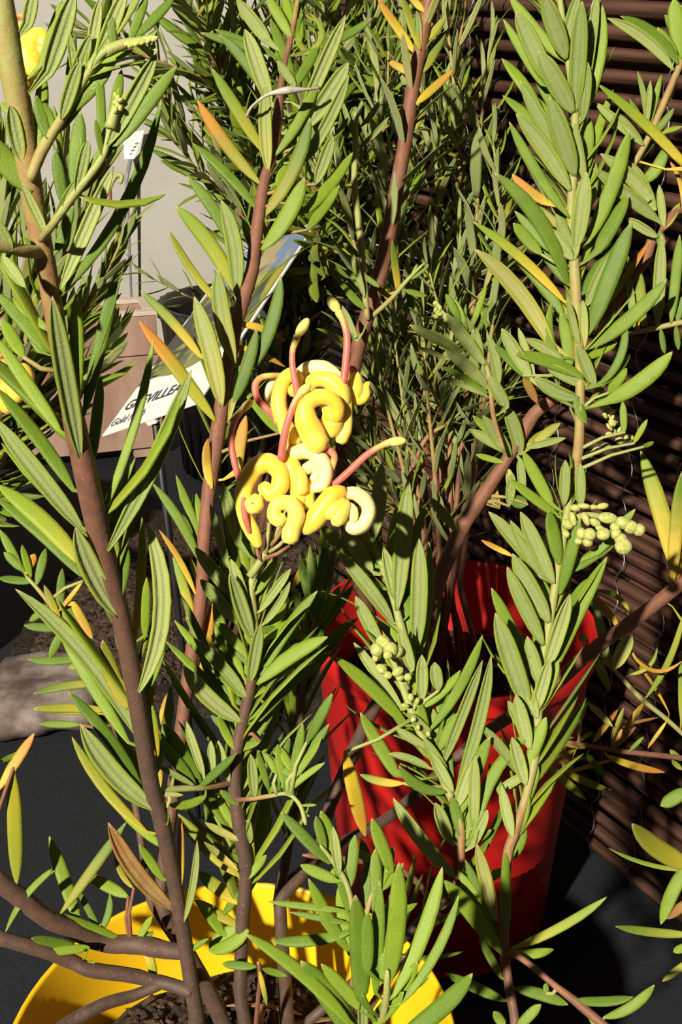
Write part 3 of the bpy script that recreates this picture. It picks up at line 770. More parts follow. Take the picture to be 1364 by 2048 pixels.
# tall thick stem on the left
FILL.append(Y.shoot([(392, 2030, .352, 31, .05), (355, 1800, .345, 30, .08), (322, 1640, .335, 34, .1), (300, 1560, .33, 36, .1), (270, 1380, .318, 38, .15), (240, 1230, .308, 40, .22), (205, 1100, .298, 46, .28), (172, 950, .287, 48, .33), (135, 780, .277, 42, .4), (105, 610, .268, 40, .62), (85, 500, .262, 42, .68), (62, 380, .256, 46, .7), (40, 230, .25, 52, .8), (15, 90, .244, 54, .85), (-5, -60, .238, 50, .9)],
'''
D340,280 A880,540 84 T b.07 k-.38
D330,270 A620,910 96 U
A310,1364 400,1120 70 T
A175,1060 -90,730 150 T k-.3
A100,880 55,570 105 U
A205,800 240,395 90 T
A260,390 410,-50 130 U
A225,350 340,-10 60 T
A150,130 190,-60 90 U
A100,640 0,560 60 T
D430,1195 285,305 125 U k-.35
D455,960 640,165 90 T
D435,930 415,290 92 T
D240,590 -25,285 95 T b.03
D325,1040 -30,520 90 T
D400,1364 -25,800 100 T b.03
G440,290 X-12,835 122 U k-.2
G440,540 -25,125 90 T b.04 k.1
G430,470 -20,50 125 T b.05 k.2 cpy
G562,240 D838,530 64 T b.03
G612,420 D1046,705 112 U b.02 k-.15
G600,380 D735,1180 92 T
G640,780 412,285 140 U b-.04 k-.4
G775,1200 800,262 118 U b.11 k-.2
G735,965 775,225 62 T b.02 cyb
G655,680 690,380 80 T
G640,690 560,250 70 T
G790,880 800,560 60 T
J782,245 G83,622 108 U b.06 k-.2
J700,230 G330,880 80 T k.2
J832,600 440,135 135 U b-.06 k-.35
J780,490 G370,1180 84 T b.04
J800,720 392,200 74 T b-.05 cye
J880,810 640,590 62 T
J885,975 760,790 62 T
J940,1135 590,668 112 U b-.07 k-.3 cn
J990,1010 985,640 46 T co
J1020,1215 1075,765 50 U b.03
J800,560 690,420 60 T
G700,1280 560,900 110 T b-.04 k.25 cye
G790,1364 840,1150 50 T cY
J1010,1380 1140,1300 40 T
J860,300 830,30 50 T cyb
D130,640 10,430 90 T k.3
O600,1830 655,1200 92 T k.15
O330,560 150,300 80 T k.3
O300,900 80,700 80 T k.25
Q690,1060 520,560 70 T k.2
Q800,1400 700,1060 70 T k.2
Q880,1500 1000,1180 60 T k.25
Q830,1540 600,1240 70 T k.15 cye
D210,600 60,90 110 T k.35
''', name='stem', root=ys(-.012, -.012))[:2] + (.034, .0038, .013, .34, .75))
FILL.append(Y.shoot([(84, 478, .258, 16, .85), (105, 450, .25, 17, .9), (150, 388, .246, 17, .95), (205, 315, .243, 15, 1), (222, 250, .241, 11, 1), (235, 190, .24, 7, 1)],
'''
A590,800 856,290 112 U k-.15
A635,790 966,358 92 T
A558,800 545,358 62 T
A580,760 648,480 50 T cpy
A600,720 664,378 72 T
A400,1015 438,605 104 T
A430,1060 575,870 70 T
A565,860 520,650 44 T
A260,1290 120,1000 70 U
A610,650 690,500 40 T cye
A470,980 600,760 70 T
A350,1130 300,820 80 T
A420,1040 480,760 80 U k-.2
A540,880 700,700 60 T k.1
A300,1220 420,980 70 U
''')[:2] + (.016, .0030, .02, .45, .5))
FILL.append(Y.shoot([(60, 360, .252, 22, .8), (85, 300, .25, 23, .85), (125, 235, .247, 20, .9), (175, 148, .243, 17, 1), (212, 102, .24, 14, 1), (260, 88, .238, 12, 1), (308, 76, .236, 10, 1)],
'''
A350,650 615,372 74 T
A370,520 498,182 92 U
A480,385 545,-10 80 U
A535,335 690,-60 100 U
A590,230 770,-40 62 T cpy
A700,240 805,-30 62 T
A750,195 955,-25 72 T
A540,345 725,272 52 T
A420,470 380,180 60 U
A800,215 855,165 36 U
A820,235 860,280 34 U
A330,660 440,330 90 U k-.2
A250,760 200,520 80 T
A430,470 560,150 80 T k.1
A500,380 660,120 70 U
A470,430 640,330 60 T
A290,740 470,520 70 T k.2
A620,270 600,60 60 T
A300,700 240,560 60 T
''')[:2] + (.020, .0032, .006, .3, .75))
Y.shoot([(85, 505, .262, 30, .8), (40, 500, .255, 26, .85), (-40, 480, .248, 26, .85)], '''
D60,60 -30,-120 90 U
D20,100 140,260 80 U
''')
# low branches on the left
Y.shoot([(372, 1905, .349, 30, .08), (330, 1900, .352, 36, .08), (275, 1890, .356, 38, .1), (205, 1885, .355, 38, .12), (147, 1860, .35, 38, .12), (92, 1835, .345, 38, .15), (37, 1792, .34, 40, .15), (-30, 1745, .335, 40, .15)],
'''
J690,1300 330,1165 50 T
J330,1165 690,665 74 T cpy k.1
J445,1225 268,742 90 T
J290,925 28,1272 50 T b.08
J70,380 90,1012 100 T cye k0
J-30,510 188,180 74 T co
J-10,340 178,262 40 T
J540,1250 420,1030 46 T
J555,1250 598,1060 50 T b.08
J700,1075 470,950 80 T
J730,1030 630,830 40 T cye b-.1
J705,1350 812,1262 60 T b.12
J760,1300 835,1560 60 T b-.1 cyb
J740,1310 830,1180 50 T
J745,1330 840,1260 40 T
''')
Y.shoot([(386, 1985, .35, 26, .06), (350, 1972, .351, 28, .08), (310, 1962, .352, 28, .08), (255, 1950, .35, 30, .1), (180, 1940, .346, 30, .12), (140, 1922, .345, 30, .12), (70, 1896, .34, 30, .12), (-30, 1870, .335, 30, .12)],
'''
J440,1455 520,1430 40 T cyb
J400,1340 170,1300 70 T
J480,1350 230,1380 60 T
''')
Y.shoot([(330, 1965, .352, 22, .05), (270, 1990, .35, 24, .05), (205, 2010, .345, 26, .06), (135, 2048, .34, 28, .06), (100, 2075, .335, 26, .06)], name='root')
# thin drooping twig towards the stone slab
Y.shoot([(300, 1800, .37, 16, .15), (262, 1560, .385, 15, .2), (228, 1450, .39, 14, .2), (205, 1370, .392, 14, .25), (176, 1310, .395, 13, .25), (117, 1232, .4, 11, .5), (84, 1188, .402, 9, .8), (50, 1150, .405, 7, .95)],
'''
G450,990 150,1005 60 T b-.05
G560,1130 180,1192 60 T b.04 cpy
G600,1290 182,1280 60 T b.04 cye
J440,60 185,45 60 T cye
J440,135 215,130 50 T
G450,580 318,745 34 T co
G400,700 505,895 60 T cY
G330,800 240,600 50 T cye
G320,780 340,510 60 T
G300,740 150,700 50 T
G260,720 160,800 50 T
G200,600 250,400 60 T
G180,580 -10,560 60 T
G170,560 120,380 50 T
G130,520 20,420 60 T
G150,540 60,430 50 T ce
G160,500 190,430 60 T co
G110,500 0,300 60 T
G310,840 130,820 60 T
G340,850 270,1000 60 T
G500,1010 370,1050 60 T cye
G370,860 330,550 60 T k.3
G470,1040 360,620 90 T k.2
'''.replace('ce\n', 'co\n'), root=ys(-.006, .03))

# stem behind the label, reddish, leaning back
FILL.append(Y.shoot([(318, 1800, .365, 26, .1), (345, 1600, .38, 28, .3), (380, 1330, .40, 28, .4), (402, 1200, .41, 28, .45), (408, 1080, .42, 28, .45), (418, 980, .425, 30, .42), (432, 890, .43, 32, .4), (450, 764, .435, 29, .45), (473, 649, .44, 29, .45), (502, 550, .445, 28, .42), (510, 490, .448, 27, .42), (527, 370, .452, 24, .42), (546, 310, .455, 20, .45), (555, 238, .458, 22, .4), (566, 147, .46, 14, .3), (585, 60, .465, 12, .6), (600, -30, .47, 8, .9)],
'''
B460,1010 122,545 84 T b-.03 cot
B440,1160 95,780 72 T b.05
B330,1364 65,960 84 T b.05
D1290,290 X442,400 112 U b.06
D1290,285 X350,412 104 T b.06 cpy
D1195,345 X338,460 58 T b-.04 cye
B520,560 380,158 112 U
B475,480 238,188 74 T b.05
B520,285 218,160 62 T
B500,285 138,178 62 T
B480,825 200,370 84 T cpy
B512,945 495,460 90 U b-.02 k-.3 cpy
B548,860 797,398 70 T b.04
B485,1175 737,640 102 T b.06 k-.25 cpy
B640,400 520,100 72 T
B650,460 560,330 60 U
B660,455 785,250 70 T
B800,250 1076,98 62 T b.04
B700,610 932,80 92 U
B740,660 946,340 122 U b.02
B715,865 948,408 80 U b.03
B730,1135 970,830 84 T b.03
B720,1255 898,1010 74 T
B768,1005 862,740 84 U
B860,775 946,640 40 T
B470,1364 708,968 116 T b.05 k-.3
B510,225 335,-10 92 U
B640,210 500,-30 74 T
B650,200 590,-40 70 T
B680,230 665,-10 70 T
B715,285 700,75 44 T b-.2 cpy
B720,290 735,70 40 T b.35 cpy
B700,600 680,920 60 U
B600,870 680,640 60 T
B560,1000 620,860 60 T
B640,1110 600,880 60 T
B430,1364 370,1180 60 T k.3
E330,540 490,5 104 T b.05 k-.2
E205,770 345,322 92 T b.03
E170,900 280,380 60 U k.1 cye
E210,300 520,405 60 T b-.10 cY k.2
E190,420 520,560 50 T b-.06 cY k.2
E225,1190 280,850 92 T b-.03 cY
E150,960 190,680 60 T cye
E90,1290 50,990 70 T b-.08 cY k-.2
D1162,1005 758,440 92 T b.02 cot k-.15
D1087,625 765,278 68 T b.03 cyb
D1212,905 1060,308 124 U b.03 k-.35 cpy
D1282,675 1190,158 116 U b-.04 k-.35 cpy
G1080,480 832,45 66 T b.05
G1065,645 868,300 42 T b.04 cY
G1070,905 942,445 66 T b.03 cyb
G1090,625 1038,448 44 T
G1140,400 1070,100 60 T
G1130,430 960,0 60 T k.2
E480,960 270,690 80 T k.2
G1100,1100 1160,680 70 T k.2 co
J880,120 G930,1180 66 T co k0
J870,480 G860,1364 56 T co k0
''', name='stem', root=ys(.0, .02))[:2] + (.034, .0038, .008, .42, 1.0))

# middle stem carrying the flower heads
FILL.append(Y.shoot([(480, 1990, .36, 26, .03), (484, 1850, .358, 28, .05), (492, 1742, .355, 28, .08), (480, 1661, .352, 30, .1), (468, 1552, .35, 28, .15), (480, 1464, .348, 24, .2), (499, 1380, .346, 22, .25), (510, 1306, .344, 20, .6), (506, 1230, .343, 19, .9), (503, 1170, .342, 16, .95), (520, 1115, .342, 13, 1.0)],
'''
G1300,365 1215,42 92 U
G1240,485 1148,158 62 U
G1262,645 1064,395 92 U
G1272,785 1100,568 84 U
G1345,705 1258,458 80 U
G1364,885 1255,538 96 U
G1322,1345 1000,1040 108 U b-.07
G1345,1225 1055,890 84 U b.04
G1364,1000 1180,800 70 T k.2
G1200,1100 985,650 50 T k.3
G1250,1150 950,790 60 T k.3
G1300,1200 1010,770 60 T k.3
G1280,1260 900,900 60 T k.3
G1290,1300 1090,990 70 T k.3
G1330,1100 1160,680 60 T k.3
G1364,1150 1200,900 70 T k.3
H340,805 642,358 84 T b-.04 k-.1
H310,870 698,610 104 T b-.06 k-.2
H332,465 496,238 62 U
H352,535 492,308 52 U b.05
H292,650 160,268 94 U
H270,860 332,538 84 U k-.5
H242,960 -12,640 80 T b.05
H300,590 90,350 70 T k.3
H175,505 0,298 74 U
H280,1055 548,800 50 T
H330,1062 722,688 64 T b-.05
H330,560 510,620 80 T k.3
H340,620 560,500 80 T k.3
H340,660 470,420 80 T k.3
H300,560 230,200 60 T k.3
H320,360 420,160 70 T k.3
H290,780 120,560 80 T k.35
H280,840 60,600 70 T k.35
H360,760 560,640 70 T k.35
H330,700 440,560 70 T k.35
H240,960 100,700 70 T k.3
H230,1000 20,740 60 T k.3
J1270,690 1190,520 60 T k.2
J1300,775 1118,668 52 U cye
J1300,955 970,620 92 T b-.03 cye
K190,600 20,455 44 U cyb
K232,775 -12,600 84 T b-.03 cyb
K110,905 -10,750 74 T b.04
K240,890 38,995 84 T b-.1 k-.3
K250,360 262,680 40 T cyb
H180,1230 100,1040 60 T
H200,1150 60,1040 60 T k.2
K250,450 240,340 40 U
H210,1090 300,1000 70 T k.1
H330,1180 170,1230 60 T
J1300,1240 1060,1090 70 T cye
J1310,1250 1140,1360 90 T b.1
K200,700 110,820 50 T
K230,640 330,520 50 T
K215,560 90,480 50 T k.2
''', name='stem', root=ys(.008, -.004))[:2] + (.035, .0042, .0024, .40, .96))
# short side shoots low on the middle stem
Y.shoot([(466, 1565, .35, 12, .3), (430, 1572, .345, 12, .6), (396, 1576, .34, 12, .9), (350, 1578, .336, 13, 1), (310, 1582, .332, 12, 1)],
'''
J1070,465 838,172 84 T
J1090,425 890,128 84 T
J1110,405 1010,108 60 U
J1160,385 1150,220 56 U
J1080,485 1292,288 62 T
J1060,465 850,350 42 U
J1120,525 918,570 62 T b-.1
J910,585 912,685 30 T
J940,480 945,400 24 T cpy
J850,480 770,460 30 T
J880,510 1000,520 30 U
J1060,470 1000,350 60 T k.2
J1250,440 1190,220 60 U
''')
Y.shoot([(470, 1600, .35, 10, .3), (500, 1598, .345, 10, .6), (540, 1592, .342, 9, .8), (575, 1588, .34, 8, 1), (600, 1610, .338, 9, 1), (612, 1650, .336, 10, 1)],
'''
H580,1190 722,918 74 T
K440,205 620,62 42 T b-.04
K430,130 592,-70 70 T
K460,120 510,-130 60 T
K390,130 445,-60 50 T
K340,195 285,0 44 T
K275,232 250,20 64 U
K435,205 430,45 26 T cpy
K350,200 420,150 60 T
K380,120 335,30 40 T
K410,160 385,-30 50 T
K450,150 640,-130 60 T
K500,275 578,272 20 T
K505,310 545,330 18 T
H490,1364 310,1230 60 T
H510,1350 430,1210 60 T
H520,1364 660,1165 60 T k-.2
K190,270 100,200 50 T
''')
# dark shoot between the flower and the red pot
FILL.append(Y.shoot([(560, 1790, .38, 20, .1), (590, 1600, .40, 18, .15), (600, 1440, .41, 16, .2), (615, 1320, .412, 14, .4), (630, 1240, .415, 12, .6), (650, 1130, .42, 9, .9)],
'''
H620,560 600,108 64 T
H640,520 682,98 64 T
H660,480 732,108 64 T
H640,560 765,330 60 T
H650,600 832,330 60 T
H520,785 862,508 74 T b-.03
H505,345 596,170 54 T cY
H600,640 480,560 70 T
H600,700 470,650 70 T
H590,620 520,340 70 T
H640,480 560,250 60 T
H690,400 640,160 60 T
H600,740 760,600 60 T
H580,760 700,460 70 T
H560,700 440,480 70 T
H580,820 520,640 60 T
H510,920 520,850 40 T cpy
H650,560 580,400 70 T
H650,520 700,300 60 T
H620,500 540,160 60 T
''', root=ys(.014, .02))[:2] + (.032, .0042, .0028, .45, 1.0))

# shoot right of the flower with the green bud cluster
FILL.append(Y.shoot([(620, 2040, .345, 22, .05), (780, 1900, .35, 20, .1), (905, 1780, .355, 17, .3), (922, 1690, .357, 17, .6), (917, 1630, .358, 17, .75), (892, 1573, .36, 17, .85), (870, 1520, .361, 16, .9), (838, 1460, .362, 16, .95), (815, 1400, .363, 16, 1), (795, 1345, .364, 13, 1), (778, 1300, .365, 9, 1)],
'''
H1130,1095 733,718 92 T b.03 k-.2
H1100,995 838,640 74 U k.15
H1155,785 1090,558 84 U
H1212,935 1210,708 84 U
H1300,905 1280,748 84 U
X848,1412 I155,1064 24 T b.05
X862,1457 I276,873 26 T b.05 k-.2
H1230,1215 1068,1108 62 U
H1250,1325 1028,1248 52 U b.06
K970,112 H874,1022 82 T
K1272,632 958,238 84 U b-.04 k-.2
K1230,205 988,78 64 T b-.16 k-.2
K1010,165 792,120 52 T b-.06 cyb k.2
K720,10 822,432 92 T cY k.1
M275,440 412,58 92 T b-.03
M180,190 I275,1010 70 U
M250,320 I322,985 80 U b.03
M230,330 X870,1340 60 T k.2
M330,505 340,150 74 U
M210,570 138,385 84 U k-.4
M120,50 0,-60 60 U
M100,60 60,-120 60 T
M150,120 230,-100 70 T k.2
M180,150 130,-80 70 T k.2
M290,590 170,400 70 T k.3
M300,560 300,330 70 T k.2
M290,500 200,280 60 T k.2
M320,600 400,420 70 U
M230,330 110,130 70 U k-.2
M200,240 80,60 60 U
M250,400 330,170 80 U k-.3
M280,560 220,350 70 T k-.2
M150,130 250,-60 70 T k-.2
M285,600 420,520 60 T
H1150,1000 1030,1010 30 T cpy
H1230,950 1160,930 26 T cpy
H1130,870 1160,790 30 T
''', root=ys(.024, -.012))[:2] + (.030, .0039, .0038, .42, .95))
FILL.append(Y.shoot([(880, 1540, .366, 14, .7), (850, 1400, .37, 14, .9), (818, 1300, .372, 15, .95), (800, 1245, .373, 16, .95), (782, 1180, .374, 15, .95), (762, 1125, .375, 13, .95), (740, 1075, .376, 11, 1), (725, 1050, .377, 8, 1)],
'''
H1052,535 758,148 94 U b.02
H980,645 848,388 94 U
H1075,475 E1265,1234 114 U k-.3
H1172,705 1195,72 116 U b.02 k-.25
H1192,735 1248,88 64 T b.04
E1062,1580 1102,1138 114 U
H960,225 655,5 90 T b-.03 k.15
H935,260 782,20 104 U
H992,345 918,278 42 T
H1130,165 E1364,1400 66 T
H1080,330 E1230,1450 60 T
H1060,480 1000,260 60 T k.3
H1100,600 1010,470 60 T k.3
H1150,760 1040,560 70 T k.3
H1080,420 1000,120 80 U
H990,230 930,60 60 T
H1130,620 1160,300 80 T k.2
H1200,800 1160,560 70 T k.2
H1140,480 1090,200 70 T k.2
''')[:2] + (.032, .0042, .0038, .25, .95))

# long stem crossing the red pot towards the upper right shoot
cst = [(560, 1800, .372, 24, .08), (618, 1730, .38, 24, .1), (658, 1620, .39, 25, .1), (704, 1508, .40, 27, .12), (748, 1416, .41, 28, .15), (805, 1310, .42, 29, .25), (864, 1203, .43, 30, .3), (886, 1140, .435, 31, .35), (926, 1053, .438, 31, .4), (967, 990, .44, 30, .42), (1010, 925, .44, 24, .42), (1043, 872, .44, 26, .42), (1069, 828, .438, 27, .45), (1115, 790, .435, 22, .5), (1150, 745, .43, 20, .7)]
Y.shoot(cst, '''
F460,1175 200,1032 72 U
F445,1185 278,958 94 U
F365,1085 222,958 62 T
F482,1165 398,898 94 U b.04
F392,1215 238,1170 44 T
F500,1150 600,1040 60 T cye
F560,1120 700,1000 70 T cye b-.05
F530,1130 730,1080 50 U
F420,1260 440,1400 60 U cpy
F480,1200 500,1380 60 U
F340,1300 260,1400 40 T
I140,300 -10,120 66 U
I360,170 260,20 60 T
I370,180 340,40 30 T cY
I420,170 440,-10 66 U
I520,160 430,130 90 T k-.3
F690,860 500,720 60 U co k.2
''', name='stem', root=ys(.016, .012))
FILL.append(Y.shoot([(1115, 1140, .40, 16, .75), (1140, 1010, .41, 19, .7), (1156, 900, .418, 21, .72), (1160, 800, .42, 20, .8), (1158, 700, .42, 20, .8), (1153, 608, .42, 22, .8), (1148, 517, .42, 22, .85), (1143, 420, .42, 20, .88), (1146, 352, .42, 18, .9), (1150, 227, .418, 16, .95), (1135, 110, .415, 14, 1), (1120, 0, .412, 12, 1), (1112, -50, .41, 8, 1)],
'''
C732,325 610,-40 122 U
C730,335 420,-25 84 T b-.03
C640,440 455,62 122 U
C762,615 580,278 132 U
C792,965 640,528 134 U k-.4
C735,905 480,438 94 U
C600,455 388,104 64 T k.2
C580,600 380,318 84 T b.05
C640,780 385,520 74 T b.05
C752,1045 458,620 112 U b.03
C748,1190 420,662 72 T b-.03
C780,605 820,5 114 U k-.4
C832,505 905,-50 74 U
C808,650 930,30 84 T b.06
C822,645 850,338 84 U
C848,965 990,488 62 T b-.03
C832,985 780,665 64 U
C850,1315 1080,704 104 T b.03
C905,1364 1070,1058 104 T
F840,525 C1092,1208 124 T
C795,1364 845,938 116 U k-.4
C755,1364 680,1168 74 U
F742,242 C338,942 104 T b.09 k-.2
C650,1110 436,948 74 T b-.06 co k.25
F640,50 C450,1150 64 T
F600,80 C443,1216 84 T
F722,335 C222,1208 72 T b.04 cyb
F712,405 418,48 84 T b.04
F645,565 233,50 114 U b.06 k-.2 cye
F838,592 1282,212 104 T b.05 k-.15
F945,765 1048,428 58 T b.12
F850,345 972,78 84 U
F830,285 1035,-10 120 T k.1
F692,665 655,342 58 T b-.1
F752,695 700,398 84 T b.04
F802,575 738,320 52 U
F830,575 822,328 64 U cpy
F882,785 790,570 84 U k-.4
F705,665 508,538 74 U b.06 k-.2
F832,752 450,618 94 T b.06 k-.2
F840,795 618,680 84 U k-.2
F802,855 560,750 94 U b-.08 k-.2
F542,755 380,480 94 U
F560,735 470,478 52 U
F540,765 338,568 62 T
F962,875 1312,608 114 T b.06 k-.2
F922,785 1082,620 62 T b.04
F962,835 1062,698 72 T
F500,740 572,890 60 T cn k.1
F740,240 560,0 70 T k.2
F760,120 660,-60 80 U
F770,120 790,-60 70 U
F830,420 1010,60 100 T k.2
F760,420 560,230 60 T k.25 cye
F850,640 1010,560 60 T k.2
F730,640 560,560 60 T k.25
F780,860 840,1000 70 T k-.3
C720,260 800,-40 80 U
C700,640 560,380 80 T k.25
C700,860 520,640 70 T k.25
C850,900 860,640 70 T k.2
C870,1100 890,880 70 T k.2
C720,760 560,520 80 T k.25
C800,1240 870,1000 70 T k.2
C700,1240 560,1120 60 T k.2 cye
F890,900 1080,820 60 T k.1
F1050,1050 1040,880 50 T
F1100,1110 1175,978 40 T cpy
F1150,1130 1210,1100 34 T
''', name='stem')[:2] + (.034, .0043, .0036, .25, 1.0))
# right shoot carrying the hairy bud raceme, dipping below the frame
FILL.append(Y.shoot([(900, 2190, .33, 20, .15), (1000, 2140, .335, 19, .2), (1030, 2060, .34, 20, .25), (1016, 1960, .345, 19, .3), (1008, 1870, .35, 19, .4), (1014, 1720, .355, 20, .6), (1030, 1664, .357, 21, .6), (1050, 1600, .36, 18, .8), (1072, 1500, .363, 19, .9), (1077, 1400, .366, 20, .92), (1084, 1335, .368, 19, .92), (1102, 1225, .37, 18, .9), (1117, 1133, .372, 17, .9), (1132, 1040, .375, 16, .95), (1142, 985, .377, 10, 1)],
'''
I642,805 440,428 122 U
I602,925 410,500 104 U
I600,1150 520,880 96 U
I525,1275 345,752 134 U k-.35
I512,1005 324,615 84 T
I662,590 482,200 104 U
I600,545 308,200 94 U b.02
I565,505 428,248 74 U
I700,645 808,238 84 T k-.4
I702,485 638,190 94 T k-.3
I640,1105 956,446 114 T b-.03
I622,1065 752,648 104 U k-.4
I780,510 1002,370 84 T b-.04
I900,420 1110,185 74 T
I652,160 F495,1152 84 T
I690,225 F420,1300 70 T
I722,165 F728,1200 74 U
I810,160 F812,1220 74 U
I745,175 F716,1255 34 T b.1 cpy
I440,442 268,354 40 T co
I680,740 560,520 70 T k.25
I720,760 860,560 70 T k.25
I660,900 500,700 80 T k.25
I700,900 830,720 70 T k.25
I640,420 700,200 60 T k.2
I760,330 720,180 60 T k.1
I560,1300 640,1000 90 U k-.45
M640,0 335,600 76 T b.12 k-.15
M600,60 500,-120 70 U
M560,245 365,0 64 U b.03
M490,375 405,190 54 T
M580,250 450,330 60 U k.1
M540,560 600,330 60 T b.05
M440,960 345,588 84 U cye k-.2
M492,1065 490,618 62 T k-.4
M472,1135 182,768 104 T b.02 k-.1
M432,1005 288,668 64 T
M425,965 248,718 62 T
M470,1255 358,1050 52 T
M512,1112 992,852 58 T b.04 cpy
M502,1125 728,1112 62 T b.06
M545,1310 800,1388 72 T b-.04
M545,1500 665,1385 64 T
M480,1490 430,1420 60 T cpy
M480,1364 190,1230 70 T k.2
M510,680 580,480 60 T b.1
M600,200 690,-40 80 T k-.2
M590,300 520,60 80 U k-.3
M610,120 540,-150 90 U k-.3
I580,1300 690,1010 80 T k-.2
I575,1330 470,1060 90 U k-.2
M570,420 650,200 70 T
M520,560 470,300 70 U k-.2
''', name='stem', root=ys(.03, -.03))[:2] + (.032, .0040, .0040, .55, 1.0))
Y.shoot([(1018, 1905, .345, 12, .45), (1048, 1920, .343, 13, .5), (1104, 1966, .34, 13, .5), (1160, 2010, .337, 18, .4), (1230, 2070, .333, 18, .35)],
'''
M830,1360 1122,1348 62 T b.05
M980,1450 1228,1288 64 T b.1
M690,1330 690,1280 36 T
M900,1420 1000,1560 60 T
''')
# stem running out of the picture on the right
Y.shoot([(560, 1775, .385, 22, .08), (680, 1690, .395, 22, .1), (770, 1640, .405, 22, .12), (830, 1590, .412, 22, .15), (960, 1475, .42, 24, .2), (1040, 1420, .425, 26, .28), (1099, 1379, .428, 28, .33), (1183, 1302, .433, 28, .35), (1260, 1247, .437, 28, .4), (1364, 1166, .443, 28, .42), (1440, 1100, .445, 26, .45)],
'''
I1345,600 F1138,1148 122 T b.02 cyb
I1300,600 I1364,-20 90 T cyb
I1010,840 860,660 50 T co b.08
I1090,770 880,630 34 T b.18 cye
I960,1010 880,660 60 U k.1
I990,1060 1090,870 100 U cpy
I900,960 970,1182 50 T cye
I850,900 800,880 50 T cyb
R760,600 830,400 60 T cpy
R1355,340 1080,920 60 T b-.06 cpy
R1010,620 1355,640 40 T b.25 co
''', name='stem', root=ys(.014, .03))
# thin wiry twig in front of the screen
Y.shoot([(1190, 1310, .45, 9, .9), (1228, 1340, .452, 9, .9), (1280, 1395, .455, 10, .95), (1335, 1440, .458, 10, .9), (1400, 1500, .46, 9, .8)],
'''
R1080,920 1340,350 50 T b.08 cpy
R960,740 1170,540 40 T b.2 cpy
R1260,1030 970,600 30 T b.04 co
R830,690 760,420 60 U
R850,690 980,460 100 U cpy
R700,620 815,865 54 T cye
R1080,930 820,1300 60 T co
R1240,1090 1100,1290 34 T cY
R1350,1080 1355,560 60 T cpy
''')
Y.shoot([(1400, 1520, .455, 11, .3), (1330, 1512, .45, 11, .4), (1240, 1502, .445, 10, .4), (1170, 1490, .44, 9, .5), (1110, 1480, .436, 8, .6)],
'''
R430,1240 640,1290 50 T cye
R370,1400 560,1300 44 T cyb
R360,1420 640,1675 80 T cye k.1
R480,1450 830,1600 70 T b.05 cye
R380,1400 640,1360 40 T co
R530,1460 850,1370 40 T co
R650,1340 785,1505 70 T
R790,1340 1230,1470 70 T b.04 co
R690,1250 880,1000 54 T co
R830,1260 920,990 50 T cye
R570,1240 690,1170 40 T cye
R830,1300 1010,1130 44 T cn
R960,1310 1070,1205 40 T
R650,950 840,1130 60 U cye
R850,1130 1180,1060 30 T cn
R420,1150 500,1010 40 T cye
R400,1220 550,1210 30 T cyb
R390,1180 500,1110 60 T
R1355,1380 1265,1300 60 T
R1355,1450 1280,1380 50 T cpy
''')
# leaves reaching in from a branch beyond the right edge
Y.shoot([(1440, 1100, .445, 20, .5), (1430, 1400, .43, 18, .4), (1420, 1640, .42, 16, .4), (1410, 1800, .415, 14, .4), (1400, 1930, .41, 10, .5)],
'''
M1400,1040 1032,998 56 T b-.02 cpy
M1400,1090 1320,1125 50 T
M1400,1170 1266,1272 46 T cye
M1390,700 1258,990 84 T b.05
M1390,320 1258,402 84 T
M1410,700 1115,488 124 T b-.06 cye
M1400,720 1000,610 30 T b-.06 cpy
M1390,880 1280,960 60 T cn
''')
# branch at the upper right edge
Y.shoot([(1440, 1100, .445, 22, .4), (1450, 800, .44, 20, .4), (1420, 500, .435, 18, .4), (1364, 420, .43, 18, .42), (1320, 465, .428, 16, .42)],
'''
C1364,1120 1285,860 30 T co b.1
C1265,1245 1240,1008 54 U
C1270,1255 1352,1108 54 T cye
C1235,1205 880,920 94 U
C1232,1295 1060,1188 64 U
C1260,1364 1240,1260 60 T
''')
Y.shoot([(1304, 480, .43, 20, .42), (1290, 520, .432, 22, .4), (1255, 570, .434, 22, .4), (1215, 635, .436, 22, .4), (1180, 720, .436, 20, .45), (1150, 760, .436, 14, .5)],
'''
F940,380 1190,0 40 U co
F1050,330 1130,100 50 T cpy
F1080,180 1020,40 60 U cye
''')
Y.shoot([(1364, 121, .42, 14, .7), (1345, 165, .421, 14, .7), (1322, 220, .423, 14, .75), (1290, 290, .425, 13, .8), (1260, 341, .428, 12, .8), (1225, 400, .43, 11, .8)],
'''
C1320,385 955,98 74 U b.08
C1342,355 1028,88 84 T b.12
C1400,920 900,455 74 T b.03 cyb k-.2
C1152,795 888,558 64 U
C1170,692 1120,388 40 U b.05
C1168,690 1192,438 44 U
C1180,690 1252,408 44 T
C1165,690 1078,538 40 T
C1172,700 1110,620 36 U
C1160,985 1272,800 84 T b.1
C1222,1145 1088,888 84 U
C1205,1105 918,838 94 U b.04
C1100,900 1230,720 60 T k.2
C1330,300 1230,150 70 T
C1250,610 1330,420 60 T
C1230,725 1364,690 40 T cpy
C1210,740 1320,590 50 T
C1350,240 1320,-10 110 T k-.2
C1364,230 1270,80 60 T
C1150,800 1010,620 60 U
C1050,1010 1000,900 50 U
''', root=None)
Y.shoot([(1420, 640, .43, 12, .7), (1364, 645, .432, 12, .85), (1310, 657, .434, 11, .9), (1255, 668, .436, 8, 1)],
'''
F1230,470 1252,-20 82 U
F1305,455 1352,-30 70 T
F1155,475 1125,148 72 T cpy
F1110,495 1070,190 50 U
F1130,500 1100,350 40 T cY
F1340,450 1370,300 50 T
F1250,490 1270,620 40 T
F1330,470 1345,600 40 T
''')
